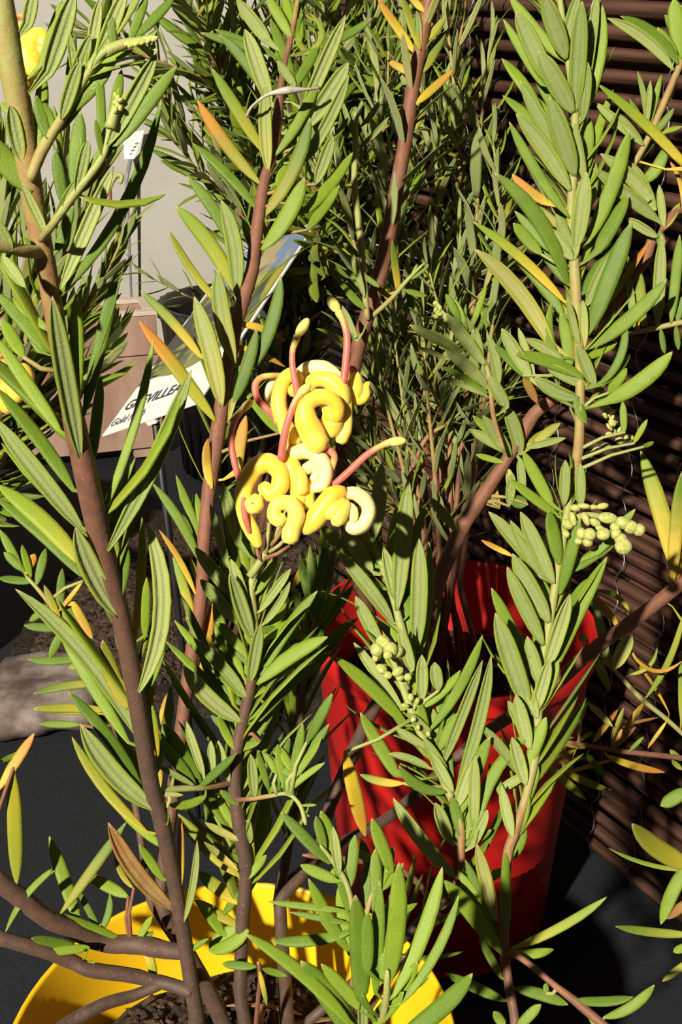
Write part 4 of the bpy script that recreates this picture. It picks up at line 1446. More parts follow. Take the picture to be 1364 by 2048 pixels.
# low shoot in front of the pot, close to the lens
Y.shoot([(640, 2180, .30, 18, .3), (740, 2120, .285, 16, .6), (760, 2060, .277, 16, .8), (772, 2000, .27, 15, .9), (775, 1940, .266, 12, .95)],
'''
K760,1410 498,1045 134 T b.03
K740,1350 218,908 84 T b.05
K800,1235 770,718 124 T b.02 k-.2
K872,1205 890,648 84 T k-.1
K930,1180 986,558 112 T b.03
K960,1220 1202,578 94 T b.04
K990,1260 1284,718 64 T b.06
K850,1335 1142,1120 74 T b-.05 k-.3
K1000,1420 1352,1108 112 T b.05 k-.3
K810,1410 805,1208 64 U k-.5
K860,1364 1010,1200 80 T
K930,1300 1080,1050 80 T
K800,1280 600,1060 80 T
K900,1150 950,700 80 T k.1
K830,1100 830,800 80 T
''', name='stem', root=ys(.02, -.04))
Y.shoot([(650, 2100, .305, 14, .3), (700, 1990, .302, 13, .5), (712, 1900, .30, 12, .7), (706, 1820, .298, 12, .85), (690, 1760, .297, 11, .95), (660, 1715, .296, 9, 1), (640, 1690, .295, 7, 1)],
'''
K742,1010 690,668 84 T
K735,990 538,638 74 T b-.02
K760,860 668,518 64 T k.1
K640,560 400,308 74 T k.1
K700,600 600,300 94 T k.1
K622,500 575,328 60 T k.1
K680,650 498,570 70 T k.1
K740,800 335,752 44 T
K740,860 445,805 40 T
K750,900 352,945 74 T b-.05
K750,1000 560,750 80 T k.1
K770,950 740,700 80 T k.15
K730,700 770,420 80 T k.2
K720,680 640,420 70 T k.2
K690,620 660,380 60 U
''')
Y.shoot([(712, 1900, .30, 11, .7), (735, 1820, .303, 11, .8), (752, 1760, .306, 10, .9), (770, 1710, .308, 7, 1)],
'''
K870,810 870,488 84 T
K842,800 820,558 74 T
K952,600 852,338 84 T
K868,560 755,488 50 U
K880,700 1010,560 70 T k.2
K870,720 960,480 70 T k.2
K860,850 1010,720 70 T k.2
K850,900 1080,760 60 T k.2
K860,640 800,440 60 T k.1
''')
Y.shoot([(520, 1960, .35, 9, .4), (518, 1930, .348, 9, .5), (516, 1925, .347, 7, .7)], '''
K280,1075 108,1060 54 T
K310,1085 432,1122 44 T
K295,1090 332,1268 32 T cyb
''', root=ys(.004, .008))
Y.shoot([(800, 1735, .372, 13, .4), (735, 1722, .365, 13, .4), (680, 1718, .36, 12, .45), (605, 1710, .355, 9, .5)], '''
K760,560 640,620 60 T
''', name='twig')
Y.shoot([(880, 1830, .38, 13, .35), (840, 1770, .375, 13, .35), (790, 1730, .372, 13, .4)], name='twig', root=ys(.03, .02))

GREEN = (('g', 7), ('py', 2), ('ye', 1))
for (o_, p_, ln, wd, stp, a0, a1) in FILL:
    Y.whorl(o_, p_, ln, wd, stp, (20, 44), a0, a1, GREEN, back=True)

# ------------------------------------------------------------------ flower heads
FB = 0.336
def ep(x, y, dz=0.0, crop='E', d=FB):
    ox, oy, s = CROPS[crop]
    return W(ox + x / s, oy + y / s, d + dz)
def curl(head, name, pts, mat, d=FB, crop='E', flat=1.0, ages=None, sides=12, wob=0.06):
    """pts: x, y, radius (crop pixels), depth offset in mm"""
    s = CROPS[crop][2]
    sp = spline(pts, 5)
    P = [ep(p[0], p[1], p[3] * .001, crop, d) for p in sp]; R = [max(.5, p[2]) * (1.18 if 'floret' in name else 1.04) / s * d / FPX for p in sp]
    n = len(P); ag = ages or (0.2, 0.6)
    # rounded ends
    P = [P[0] - (P[1] - P[0]).normalized() * R[0] * .55] + P + [P[-1] + (P[-1] - P[-2]).normalized() * R[-1] * .55]
    R = [R[0] * .55] + R + [R[-1] * .55]
    A = [ag[0] + (ag[1] - ag[0]) * i / (len(P) - 1) for i in range(len(P))]
    V, F, AA = tube(P, R, sides, A, flat=flat, flatdir=FWD if flat != 1.0 else None, wob=wob, seed=int(pts[0][0]))
    return mk(name, rel(V, P[0]), F, mat, head, P[0], age=AA)
def blob(head, name, x, y, rx, ry, ang, dz, mat, d=FB, crop='E', age=.5):
    s = CROPS[crop][2]; c = ep(x, y, dz * .001, crop, d); k = d / FPX / s
    ca, sa = math.cos(ang), math.sin(ang); ex = RIGHT * ca - UPV * sa; ey = RIGHT * sa + UPV * ca
    V, F = [], []; A_, B_ = 8, 12
    for i in range(A_ + 1):
        th = math.pi * i / A_
        for j in range(B_):
            ph = 2 * math.pi * j / B_
            V.append(ex * (math.cos(th) * rx * k * 1.0) + ey * (math.sin(th) * math.cos(ph) * ry * k) + FWD * (math.sin(th) * math.sin(ph) * ry * k))
    for i in range(A_):
        for j in range(B_):
            a = i * B_ + j; b = i * B_ + (j + 1) % B_; F.append((a, b, b + B_, a + B_))
    return mk(name, V, F, mat, head, c, age=[age] * len(V))
def style(head, pts, tip, d=FB, crop='E'):
    curl(head, 'style', pts, M_STYLE, d, crop, ages=(0.1, 0.95), sides=10, wob=.05)
    if tip: blob(head, 'style_tip', tip[0], tip[1], tip[2], tip[3], tip[4], pts[-1][3], M_PRES, d, crop)

head = mk('flower_head', rel(merge([tube([ep(300, 1830), ep(350, 1760), ep(400, 1690, .001), ep(440, 1600, .002), ep(520, 1450, .004), ep(600, 1280, .004), ep(660, 1100, .004), ep(700, 950, .005)], [.0011, .0011, .0010, .0010, .0009, .0009, .0008, .0006], 8, [.95] * 8),
    tube([ep(390, 1720), ep(470, 1690, -.001), ep(545, 1640, -.001)], [.0006, .0006, .0005], 6, [.55] * 3),
    tube([ep(375, 1740), ep(350, 1690, -.001), ep(345, 1650, -.001)], [.0006, .0006, .0006], 6, [.5] * 3),
    tube([ep(400, 1690), ep(410, 1600, -.001), ep(420, 1500, -.001)], [.0006] * 3, 6, [.9] * 3),
    tube([ep(420, 1680), ep(480, 1640, -.001), ep(520, 1600, -.001)], [.0006] * 3, 6, [.9] * 3),
    tube([ep(430, 1640), ep(470, 1590, -.001), ep(500, 1540, -.001)], [.0006] * 3, 6, [.6] * 3),
    tube([ep(790, 1090), ep(800, 1020, -.001), ep(800, 980, -.001)], [.0006] * 3, 6, [.95] * 3)])[0], ep(300, 1830)),
    merge([tube([Vector((i * .01, j, 0)) for i in range(m)], [.001] * m, s_, [0] * m) for j, (m, s_) in enumerate(((8, 8), (3, 6), (3, 6), (3, 6), (3, 6), (3, 6), (3, 6)))])[1], M_STEM, yroot, ep(300, 1830),
    age=[.95] * 64 + [.55] * 18 + [.5] * 18 + [.9] * 36 + [.6] * 18 + [.95] * 18)
head['label'] = 'cluster of curled yellow florets with red styles'
# upper cluster
curl(head, 'floret', [(575, 1010, 46, 0), (500, 880, 44, -1), (478, 760, 40, -1), (500, 650, 38, 0), (560, 600, 36, 1), (600, 660, 34, 1), (560, 710, 34, 0)], M_PETAL)
curl(head, 'floret', [(470, 880, 24, 2), (425, 760, 30, 3), (430, 670, 26, 3), (470, 640, 20, 3)], M_PALE, flat=.6)
curl(head, 'floret', [(870, 720, 36, 3), (820, 620, 42, 4), (740, 560, 38, 4), (650, 565, 34, 4), (605, 610, 30, 4), (640, 640, 26, 4)], M_PALE, flat=.7)
curl(head, 'floret', [(860, 780, 50, 0), (840, 690, 54, -1), (770, 635, 46, -1), (690, 640, 40, 0), (660, 690, 36, 1)], M_PETAL)
curl(head, 'floret', [(720, 1035, 62, -5), (680, 960, 66, -5), (640, 870, 60, -6), (640, 790, 52, -6), (700, 745, 44, -6), (780, 745, 40, -6), (835, 800, 36, -5), (820, 860, 38, -4), (775, 845, 36, -4)], M_PETAL, ages=(.3, .9))
curl(head, 'floret', [(790, 960, 40, -2), (800, 900, 62, -2), (790, 830, 44, -3), (760, 780, 30, -3)], M_PETAL)
curl(head, 'floret', [(855, 1000, 36, -1), (885, 930, 34, -1), (890, 840, 30, 0), (880, 760, 34, 0), (840, 700, 34, 0)], M_PETAL, ages=(.0, .4))
curl(head, 'floret', [(930, 590, 24, 4), (940, 630, 40, 4), (935, 700, 52, 4), (960, 755, 34, 4), (1000, 730, 30, 4), (1005, 680, 22, 4), (1022, 655, 12, 4)], M_PETAL, ages=(.3, .5))
curl(head, 'floret_neck', [(905, 560, 16, 4), (925, 580, 25, 4), (935, 600, 24, 4)], M_STYLE, ages=(.2, .5))
# lower cluster
curl(head, 'floret', [(355, 1635, 26, -3), (320, 1560, 40, -4), (275, 1460, 42, -4), (262, 1350, 44, -5), (280, 1250, 46, -5), (340, 1165, 50, -5), (420, 1140, 50, -5), (485, 1200, 46, -5), (480, 1290, 46, -5), (420, 1325, 44, -5), (385, 1280, 34, -5)], M_PETAL, ages=(.3, .5))
curl(head, 'floret_stripe', [(300, 1560, 10, -6.6), (275, 1480, 15, -7.2), (262, 1400, 13, -7.6), (262, 1350, 8, -7.9)], M_STYLE, ages=(.1, .4), flat=.5)
curl(head, 'floret', [(290, 1380, 30, -7), (330, 1400, 46, -7), (345, 1350, 34, -7)], M_PETAL, ages=(.0, .2))
curl(head, 'floret', [(545, 1600, 46, -6), (560, 1530, 48, -6), (585, 1450, 44, -7), (545, 1385, 40, -7), (470, 1390, 38, -7), (450, 1460, 36, -7), (490, 1490, 40, -7)], M_PETAL, ages=(.0, .3))
curl(head, 'floret', [(600, 1370, 42, -3), (590, 1260, 48, -3), (555, 1170, 50, -3), (545, 1110, 40, -2), (580, 1060, 34, -1)], M_PETAL, ages=(.4, .9))
curl(head, 'floret', [(610, 1310, 36, -5), (615, 1230, 30, -5), (590, 1180, 24, -5)], M_PETAL)
curl(head, 'floret', [(560, 1085, 40, -2), (650, 1070, 40, -2), (730, 1110, 40, -3), (765, 1190, 38, -3), (745, 1270, 34, -3), (690, 1290, 28, -3)], M_PALE, flat=1.5)
curl(head, 'floret', [(640, 1180, 30, -3), (680, 1160, 32, -3), (710, 1190, 26, -3), (690, 1240, 24, -3)], M_PALE, flat=1.3)
curl(head, 'floret', [(660, 1400, 34, -2), (650, 1320, 40, -2), (690, 1250, 30, -1)], M_PETAL)
curl(head, 'floret', [(640, 1540, 40, -4), (690, 1490, 54, -5), (750, 1410, 56, -5), (810, 1340, 54, -5), (865, 1310, 34, -5)], M_PETAL, ages=(.2, 1.0))
curl(head, 'floret', [(770, 1450, 36, -6), (820, 1420, 46, -6), (860, 1380, 40, -5)], M_PETAL, ages=(.1, .4))
curl(head, 'floret', [(830, 1500, 36, -6), (850, 1440, 44, -6), (880, 1390, 36, -5)], M_PETAL, ages=(.0, .3))
curl(head, 'floret', [(870, 1330, 30, -3), (940, 1325, 36, -3), (1005, 1370, 38, -3), (1025, 1440, 38, -3), (990, 1515, 38, -3), (930, 1535, 36, -3), (895, 1500, 26, -3)], M_PALE, flat=1.5)
curl(head, 'floret', [(880, 1400, 30, -4), (920, 1430, 32, -4), (930, 1480, 24, -4)], M_PALE, flat=1.2)
curl(head, 'floret', [(540, 1080, 34, 0), (560, 1060, 38, 0), (640, 1060, 34, 0)], M_PETAL)
style(head, [(240, 1250, 18, -4), (205, 1120, 19, -4), (188, 1000, 19, -4), (205, 900, 18, -4), (240, 840, 17, -4), (275, 800, 20, -4)], (285, 790, 46, 26, -.75))
style(head, [(492, 1115, 24, -6), (510, 980, 23, -7), (545, 850, 21, -8), (580, 760, 19, -8), (620, 710, 20, -8)], (632, 695, 52, 27, -.7))
style(head, [(595, 810, 20, -4), (583, 680, 21, -5), (562, 560, 19, -5), (562, 460, 18, -5), (590, 370, 22, -5)], (622, 318, 66, 32, -1.0))
style(head, [(868, 660, 22, -2), (885, 520, 23, -2), (892, 380, 22, -2), (868, 280, 20, -2), (840, 225, 24, -2)], (812, 180, 58, 34, .95 + 3.14))
style(head, [(500, 960, 12, 1), (440, 850, 20, -1), (355, 760, 20, -1), (335, 670, 20, -1), (380, 618, 19, 0), (480, 608, 16, 1)], None)
style(head, [(815, 1270, 20, -4), (900, 1195, 22, -4), (1000, 1100, 21, -4), (1090, 1040, 19, -4), (1150, 1015, 22, -4)], (1190, 1010, 62, 29, -.1))
style(head, [(725, 1065, 14, -4), (775, 1060, 20, -4), (815, 1100, 20, -4), (800, 1180, 17, -3)], None)
blob(head, 'young_bud', 240, 1140, 40, 22, 1.5, 2, M_BUD)

# bud clusters: green raceme (left of red pot), hairy raceme (right), bud spike (upper right)
def buds(name, axis, items, d, crop, label):
    s = CROPS[crop][2]
    P = [ep(x, y, 0, crop, d) for x, y in axis]
    P = [Vector(p) for p in spline([tuple(q) for q in P], 4)]
    V, F, A = tube(P, [.0012 * (1 - .5 * i / len(P)) for i in range(len(P))], 8, [1.0] * len(P))
    o = mk(name, rel(V, P[0]), F, M_STEM, yroot, P[0], age=A); o['label'] = label
    for (x, y, rx, ry, a, dz) in items: blob(o, 'bud', x, y, rx, ry, a, dz, M_BUD, d, crop)
    return o
buds('bud_cluster', [(1130, 900), (1090, 820), (1040, 720), (990, 640)],
     [(1000, 640, 42, 40, .5, -3), (965, 680, 36, 40, 0, -4), (1040, 680, 40, 42, .3, -5), (1070, 690, 36, 44, 1.2, -3), (1025, 710, 26, 26, 0, -7), (990, 785, 34, 26, .5, -4), (1025, 820, 24, 22, 0, -5), (1080, 800, 34, 26, -.6, -5), (1090, 830, 24, 22, 0, -4), (1135, 830, 22, 22, 0, -4), (1150, 940, 18, 22, 0, -5), (1185, 960, 14, 20, .4, -5), (1120, 985, 22, 12, .3, -5), (1165, 1060, 16, 16, 0, -6), (1190, 1105, 13, 16, 0, -6), (1245, 1140, 13, 18, 0, -6), (960, 720, 20, 30, .3, -3)], .364, 'H', 'knobbly pale green flower buds')
buds('bud_raceme', [(720, 290), (800, 230), (880, 220), (960, 240), (1060, 270), (1130, 295)],
     [(780, 180, 30, 20, .2, 0), (830, 170, 36, 16, .1, -1), (930, 170, 34, 18, -.2, -1), (880, 175, 30, 14, 0, 0), (960, 235, 54, 32, .15, -2), (1040, 262, 46, 36, .2, -2), (1085, 285, 40, 38, .1, -2), (1130, 300, 34, 36, .4, -2), (860, 325, 36, 36, 0, -4), (935, 322, 38, 36, 0, -4), (815, 320, 26, 34, 0, -3), (850, 365, 28, 30, 0, -3), (1005, 322, 28, 32, .6, -4), (1045, 390, 48, 46, .5, -5), (1030, 350, 36, 34, .5, -4), (740, 270, 34, 26, .6, -2), (890, 260, 34, 22, .5, -3), (840, 240, 40, 20, 1.2, -3), (770, 240, 40, 18, 1.3, -3), (730, 320, 26, 20, 1.0, -3), (915, 290, 24, 18, .3, -3), (1000, 285, 30, 24, .2, -3), (800, 360, 22, 22, 0, -2)], .368, 'I', 'drooping raceme of felted greenish yellow buds')
buds('bud_spike', [(880, 760), (910, 840), (945, 920), (975, 990), (1000, 1060), (1020, 1100)],
     [(905 + 25 * math.sin(i * 2.4) + i * 8.5, 800 + i * 22, 20 + i * .5, 11, .3 + i, -2 - (i % 3)) for i in range(13)] + [(965, 1062, 20, 17, 0, -3), (1030, 1040, 22, 17, 0, -3), (1075, 1080, 28, 22, 0, -3), (1025, 1095, 26, 20, 0, -4), (945, 1130, 34, 22, -.4, -3), (985, 1000, 22, 20, 0, -4), (900, 1150, 30, 22, -.4, -2), (860, 1170, 30, 22, -.4, -2)], .43, 'F', 'small beaded green bud spike')
buds('bud_tip', [(580, 280), (680, 240), (760, 225), (840, 205)], [(700 + i * 16, 240 - i * 4 + 10 * (i % 2), 24, 14, -.3 - .3 * (i % 2), -1 - i % 2) for i in range(10)], .236, 'A', 'pale felted young bud at a shoot tip')
buds('bud_tip', [(90, 440), (50, 390), (15, 345)], [(20 + 12 * (i % 3), 345 + i * 12, 16, 12, .6 * i, -1) for i in range(7)], .425, 'F', 'pale felted young bud at a shoot tip')
buds('bud_tip', [(600, 700), (630, 600), (650, 540)], [(630 + 14 * (i % 3), 520 + i * 14, 14, 18, .6 * i, -1) for i in range(7)], .24, 'A', 'pale felted young bud at a shoot tip')
Y.shoot([(1009, 905, .432, 8, .8), (987, 833, .429, 10, .6), (978, 750, .427, 10, .95), (955, 700, .425, 9, 1), (890, 628, .424, 8, 1)],
'''
F290,690 78,398 84 U
F300,805 72,598 84 U b.04
F292,832 42,688 54 T b.05
F365,775 298,508 64 U b.05
F275,665 240,478 50 U
F150,605 -30,490 60 U
F218,472 297,248 44 T
F150,430 75,295 54 T
F190,480 125,325 44 T
F405,905 310,738 84 U
F170,500 185,350 30 T
F280,840 60,745 40 U
N1060,1150 712,965 84 U
N970,1215 770,1130 50 U b.05
''')
# second, smaller bloom at the top left and orange bloom in shade are added to the shrub behind

# ------------------------------------------------------------------ shrub in the red pot
rroot = thing('grevillea_shrub', (RC[0], RC[1], RSOIL), 'slender shrub with thin reddish stems and small narrow leaves, growing in the red pot', 'shrub')
R = Plant(rroot)
def rs(dx, dy): return (RC[0] + dx, RC[1] + dy, RSOIL - .004)
GREEN = (('g', 7), ('py', 2), ('ye', 1))
o, p, _ = R.shoot([(705, 1130, .545, 26, .3), (682, 920, .54, 27, .35), (715, 700, .52, 30, .42), (760, 550, .51, 31, .42), (800, 340, .50, 30, .42), (830, 150, .49, 28, .45), (858, 0, .485, 24, .5), (870, -80, .48, 20, .5)],
'''
B1312,285 1105,-10 64 T cY
B1290,405 1160,328 54 T cY
B1340,270 1240,-20 60 T cye
B1330,290 1320,60 60 U
B1320,380 1364,560 60 T b.2 cye
B1350,60 1270,-40 50 T cY
C-80,560 115,380 60 T cY
C-90,700 -10,480 60 T cye
N580,800 398,520 60 T cye
N640,730 590,362 68 T cyb
C-60,250 75,90 60 T cye
C-40,380 75,160 70 T cpy
''', name='stem', root=rs(-.03, .01))
R.whorl(o, p, .030, .0040, .012, (25, 50), .62, 1.0, GREEN)
o, p, _ = R.shoot([(736, 640, .505, 10, .8), (780, 600, .50, 10, .85), (815, 560, .498, 8, .95), (850, 525, .495, 5, 1)], '''
N690,720 840,760 60 T
N730,640 855,535 40 T
N720,640 770,530 30 T
''')
o, p, _ = R.shoot([(735, 640, .50, 12, .8), (728, 560, .498, 13, .9), (718, 450, .495, 14, .95), (709, 366, .492, 13, .95), (711, 280, .49, 12, .95), (712, 215, .488, 9, 1)], '''
B980,760 905,538 36 U
B1012,690 1132,523 36 U b.05
B1012,795 1166,636 36 U b.05
B995,650 1022,548 30 U
B965,640 985,580 50 U
B1000,1000 895,1010 30 T b-.1 cpy
N350,480 240,380 60 U
N390,780 300,440 60 U
N380,720 260,560 60 T
N400,850 160,600 60 T
N370,600 500,700 50 T
N370,840 240,700 60 T
N330,1080 230,830 70 U
''', root=None)
stems = [
 [(880, 1180, .55), (872, 980, .55), (852, 760, .545), (842, 540, .54)],
 [(905, 1170, .55), (930, 1000, .555), (965, 800, .56), (985, 640, .56)],
 [(840, 1190, .55), (820, 1000, .55), (775, 820, .545), (745, 700, .54)],
 [(860, 1180, .555), (838, 1000, .555), (812, 850, .55), (785, 650, .54)],
 [(900, 1160, .555), (900, 900, .56), (905, 650, .56), (925, 420, .56)],
 [(890, 1160, .56), (880, 850, .565), (870, 550, .57), (880, 300, .57), (910, 120, .57)],
 [(920, 1160, .55), (955, 900, .555), (985, 650, .55), (1000, 450, .545), (985, 270, .54)],
 [(870, 1160, .565), (830, 800, .57), (790, 500, .57), (760, 250, .57), (740, 80, .57)],
 [(900, 1150, .555), (940, 700, .56), (955, 400, .555), (965, 200, .545), (985, 60, .54)],
 [(880, 1150, .57), (890, 700, .58), (920, 350, .57), (900, 100, .56), (890, -30, .56)],
 [(860, 1160, .57), (800, 850, .575), (740, 600, .58), (690, 420, .58), (660, 250, .58)],
 [(850, 1150, .57), (790, 700, .58), (800, 400, .59), (830, 200, .59), (800, 30, .59)],
 [(815, 960, .552), (850, 880, .55), (890, 850, .55), (925, 822, .55)],
]
for i, st in enumerate(stems):
    n_ = len(st)
    stem = [(x, y, d, 13 - 9 * k / (n_ - 1), .4 + .6 * k / (n_ - 1)) for k, (x, y, d) in enumerate(st)]
    o, p, _ = R.shoot(stem, name='branch', sides=6, n=4, root=None if i == 12 else rs(-.015 + .005 * (i % 7), -.012 + .004 * (i % 6)))
    R.whorl(o, p, .026 if i < 4 else .031,   .0031 if i < 4 else .0042, .0058, (22, 55), .42 if i < 4 else .46, 1.0, GREEN)
    # side shoots
    rr = R.rnd
    for q in range(1 if i in (6, 8) else 3):
        k = int(len(p) * rr.uniform(.45, .85)); b = p[k]; t = (p[k + 1] - p[k]).normalized()
        sd = Vector((rr.uniform(-1, 1), rr.uniform(-.7, .7), rr.uniform(-.1, .3))).normalized()
        L = rr.uniform(.035, .07); e = clear_of(b + t * L * .75 + sd * L * .6, .009)
        pts = [Vector(v) for v in spline([tuple(b), tuple(b.lerp(e, .5) + sd * L * .1), tuple(e)], 4)]
        v, f, a = tube(pts, [.0009 * (1 - .6 * j / len(pts)) for j in range(len(pts))], 6, [.5 + .5 * j / len(pts) for j in range(len(pts))])
        tw = mk('twig', rel(v, b), f, M_STEM, rroot, b, age=a)
        R.whorl(tw, pts, .026, .0034, .0042, (25, 58), .12, 1.0, GREEN)

# ------------------------------------------------------------------ taller shrub behind, in the black pot
broot = thing('grevillea_shrub', (BC[0], BC[1], .006), 'dense shrub with crowded upright leafy shoots growing from the soil behind the plant label', 'shrub')
B = Plant(broot)
def bs_(dx, dy): return (BC[0] + dx, BC[1] + dy, .002)
bst = [
 [(540, 950, .72), (585, 600, .68), (590, 430, .65), (610, 250, .63), (640, 60, .62)],
 [(520, 950, .74), (560, 600, .70), (500, 300, .67), (440, 150, .66), (385, 50, .655)],
 [(520, 950, .74), (570, 560, .70), (480, 260, .68), (420, 170, .67), (368, 140, .665)],
 [(520, 950, .74), (590, 560, .72), (540, 250, .70), (500, 80, .69), (470, -30, .69)],
 [(550, 960, .72), (620, 560, .72), (590, 250, .70), (560, 60, .69), (550, -40, .69)],
 [(550, 960, .72), (640, 560, .70), (650, 300, .66), (680, 120, .64), (720, -30, .63)],
 [(550, 960, .72), (650, 560, .69), (690, 300, .65), (720, 120, .63), (770, -20, .62)],
 [(550, 960, .72), (650, 640, .66), (670, 480, .64), (700, 360, .63), (740, 260, .62)],
 [(520, 950, .74), (560, 680, .72), (470, 400, .71), (420, 260, .70), (385, 205, .70)],
 [(500, 950, .72), (490, 760, .69), (440, 630, .67), (370, 590, .66), (270, 540, .65)],
 [(550, 960, .72), (680, 560, .68), (750, 300, .64), (790, 120, .61), (820, -20, .60)],
 [(550, 960, .72), (600, 700, .66), (620, 560, .63), (640, 450, .61), (655, 330, .60)],
]
for i, st in enumerate(bst):
    n_ = len(st); thin = i == 9
    st = [(x, y, .80 if k == 0 else (.765 if k == 1 or thin else (max(d, .715) if k == 2 else d))) for k, (x, y, d) in enumerate(st)]
    stem = [(x, y, d, (11 if thin else 15) - 9 * k / (n_ - 1), .3 + .6 * k / (n_ - 1)) for k, (x, y, d) in enumerate(st)]
    o, p, _ = B.shoot(stem, name='branch', sides=6, n=4, root=bs_(-.02 + .006 * (i % 7), -.015 + .006 * (i % 5)))
    B.whorl(o, p, .028 if thin else .038, .0032 if thin else .0054, .0066 if thin else .0040, (22, 52) if not thin else (45, 75), .6 if thin else .38, 1.0, GREEN)
    rr = B.rnd
    for q in range(0 if thin else 4):
        k = int(len(p) * rr.uniform(.5, .9)); k = min(k, len(p) - 2); b = p[k]; t = (p[k + 1] - p[k]).normalized()
        sd = Vector((rr.uniform(-1, 1), rr.uniform(-.7, .7), rr.uniform(-.1, .3))).normalized()
        L = rr.uniform(.04, .08); e = clear_of(b + t * L * .8 + sd * L * .5, .009)
        pts = [Vector(v) for v in spline([tuple(b), tuple(b.lerp(e, .5) + sd * L * .1), tuple(e)], 4)]
        v, f, a = tube(pts, [.0011 * (1 - .6 * j / len(pts)) for j in range(len(pts))], 6, [.5 + .5 * j / len(pts) for j in range(len(pts))])
        if hits(b, e): continue
        tw = mk('twig', rel(v, b), f, M_STEM, broot, b, age=a)
        B.whorl(tw, pts, .034, .0050, .0038, (22, 55), .1, 1.0, GREEN)

# ------------------------------------------------------------------ shrub on the left, in the second black pot
lroot = thing('grevillea_shrub', (LC[0], LC[1], .15), 'shrub with long upright leaves and orange-yellow blooms in front of the wooden planter', 'shrub')
Lp = Plant(lroot)
def ls(dx, dy): return (LC[0] + dx, LC[1] + dy, .146)
lst = [
 [(-60, 1000, .66), (20, 780, .60), (110, 560, .56), (170, 420, .54), (190, 360, .53)],
 [(-80, 1000, .66), (0, 780, .60), (50, 560, .57), (70, 420, .56), (60, 330, .55)],
 [(-40, 1000, .66), (60, 820, .62), (160, 640, .58), (215, 540, .56), (250, 470, .55)],
 [(-100, 1000, .66), (-40, 700, .60), (0, 500, .58), (10, 380, .57), (0, 300, .56)],
 [(-60, 1000, .67), (40, 760, .64), (120, 500, .62), (130, 360, .61), (120, 290, .60)],
 [(-60, 1000, .67), (60, 860, .64), (150, 780, .62), (200, 720, .61), (225, 660, .60)],
 [(-90, 1000, .67), (20, 700, .65), (80, 600, .64), (60, 480, .63), (40, 420, .62)],
 [(-80, 1000, .67), (0, 860, .65), (60, 760, .63), (80, 660, .62), (90, 580, .62)],
]
for i, st in enumerate(lst):
    n_ = len(st)
    stem = [(x, y, d, 15 - 9 * k / (n_ - 1), .3 + .6 * k / (n_ - 1)) for k, (x, y, d) in enumerate(st)]
    o, p, _ = Lp.shoot(stem, name='branch', sides=6, n=4, root=ls(-.02 + .006 * (i % 7), -.015 + .006 * (i % 5)))
    Lp.whorl(o, p, .042, .0054, .0044, (12, 34), .3, 1.0, GREEN)
def bloom(root, x, y, d, sc, label):
    """small bloom built from the same curled florets; x, y in photo pixels"""
    h = mk('flower_head', *(lambda t: (rel(t[0], W(x, y, d)), t[1]))(tube([W(x, y + 30 * sc, d), W(x, y + 10 * sc, d), W(x, y, d)], [.001] * 3, 6)), M_STEM, root, W(x, y, d), age=[.9] * 18)
    h['label'] = label
    for dx, dy, m, a in ((-12, 0, M_PETAL, (.5, 1.2)), (10, 6, M_PETAL, (.3, .9)), (-2, 22, M_PETAL, (.6, 1.2))):
        q = [(x + sc * (dx + ex), y + sc * (dy + ey), r * sc, dz) for ex, ey, r, dz in ((0, 26, 11, 0), (-8, 8, 14, 0), (-4, -10, 12, 0), (8, -16, 11, 0), (14, -4, 10, 0), (8, 4, 9, 0))]
        curl(h, 'floret', q, m, d, 'X', ages=a)
    style(h, [(x - 20 * sc, y - 6 * sc, 4 * sc, -1), (x - 22 * sc, y - 26 * sc, 4 * sc, -1), (x - 8 * sc, y - 38 * sc, 4 * sc, -1), (x + 6 * sc, y - 30 * sc, 4 * sc, -1)], None, d, 'X')
bloom(lroot, 22, 755, .56, 1.3, 'orange-yellow curled bloom in shade')
Y_b = bloom(yroot, 52, 92, .268, 1.6, 'bright yellow curled bloom with a red style at the shoot top')
o, p, _ = Lp.shoot([(222, 410, .555, 6, .4), (220, 385, .553, 7, .5), (222, 372, .552, 7, .9), (232, 352, .551, 11, .9), (244, 352, .55, 9, .95), (240, 368, .55, 8, 1)], name='flower_bud')

Lp.shoot([(20, 800, .604, 7, .6), (30, 815, .585, 7, .7), (26, 800, .568, 6, .9), (22, 785, .56, 6, .9)], name='twig', sides=6)
Y.shoot([(22, 150, .247, 9, .8), (40, 165, .256, 8, .85), (50, 150, .266, 8, .9), (52, 125, .268, 7, .9)], name='twig', sides=6)
R.finish(); B.finish(); Lp.finish(); Y.finish()

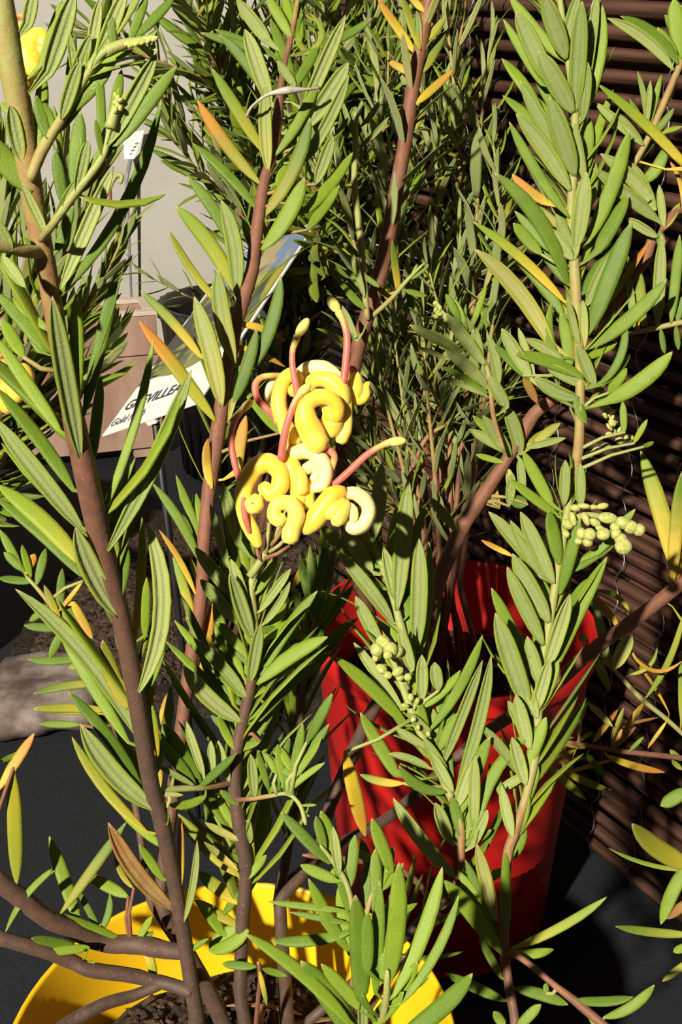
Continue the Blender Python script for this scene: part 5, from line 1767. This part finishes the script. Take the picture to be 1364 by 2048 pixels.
# ------------------------------------------------------------------ leaf litter in the yellow pot, grey tendril
rl = random.Random(21)
for i in range(16):
    a = rl.uniform(0, 6.28); q = .045 * math.sqrt(rl.random()); L = rl.uniform(.018, .034)
    b = Vector((YC[0] + q * math.cos(a), YC[1] + q * math.sin(a), YSOIL + .0045)); h = rl.uniform(0, 6.28)
    e = b + Vector((math.cos(h) * L, math.sin(h) * L, 0)); r_ = math.hypot(e.x - YC[0], e.y - YC[1])
    if r_ > .050: e = b - (e - b) * .6
    m_ = b.lerp(e, .5) + Vector((0, 0, .005))
    V, F, MI, UV = leaf_geo(bez(b, m_, e, US_HI), Vector((0, 0, 1)), rl.uniform(.0018, .0032), True, rl.uniform(-2, 2))
    tag(mk('dry_leaf', rel(V, b), F, [M_DRY, M_DRY, M_DRY], None, b, midx=MI), 'dry brown curled leaf lying on the soil in the yellow pot', 'dead leaf', 'dry leaves on the soil in the yellow pot')
for i in range(8):
    a = rl.uniform(0, 6.28); q = .046 * math.sqrt(rl.random()); L = rl.uniform(.018, .034)
    b = Vector((RC[0] + q * math.cos(a), RC[1] + q * math.sin(a), RSOIL + .0045)); h = rl.uniform(0, 6.28)
    e = b + Vector((math.cos(h) * L, math.sin(h) * L, 0))
    if math.hypot(e.x - RC[0], e.y - RC[1]) > .050: e = b - (e - b) * .6
    m_ = b.lerp(e, .5) + Vector((0, 0, .005))
    V, F, MI, UV = leaf_geo(bez(b, m_, e, US_HI), Vector((0, 0, 1)), rl.uniform(.0018, .0032), True, rl.uniform(-2, 2))
    tag(mk('dry_leaf', rel(V, b), F, [M_DRY, M_DRY, M_DRY], None, b, midx=MI), 'dry brown leaf lying on the soil in the red pot', 'dead leaf', 'dry leaves on the soil in the red pot')
P = [W(*q) for q in ((493, 233, .445), (505, 212, .442), (535, 190, .44), (575, 181, .44), (610, 179, .442), (640, 176, .446))]
P = [Vector(v) for v in spline([tuple(q) for q in P], 5)]
v, f, a = tube(P, [.00055 if abs(i - 15) > 4 else .0016 - .0002 * abs(i - 15) for i in range(len(P))], 8)
mk('dry_tendril', rel(v, P[0]), f, M_TENDRIL, yroot, P[0])
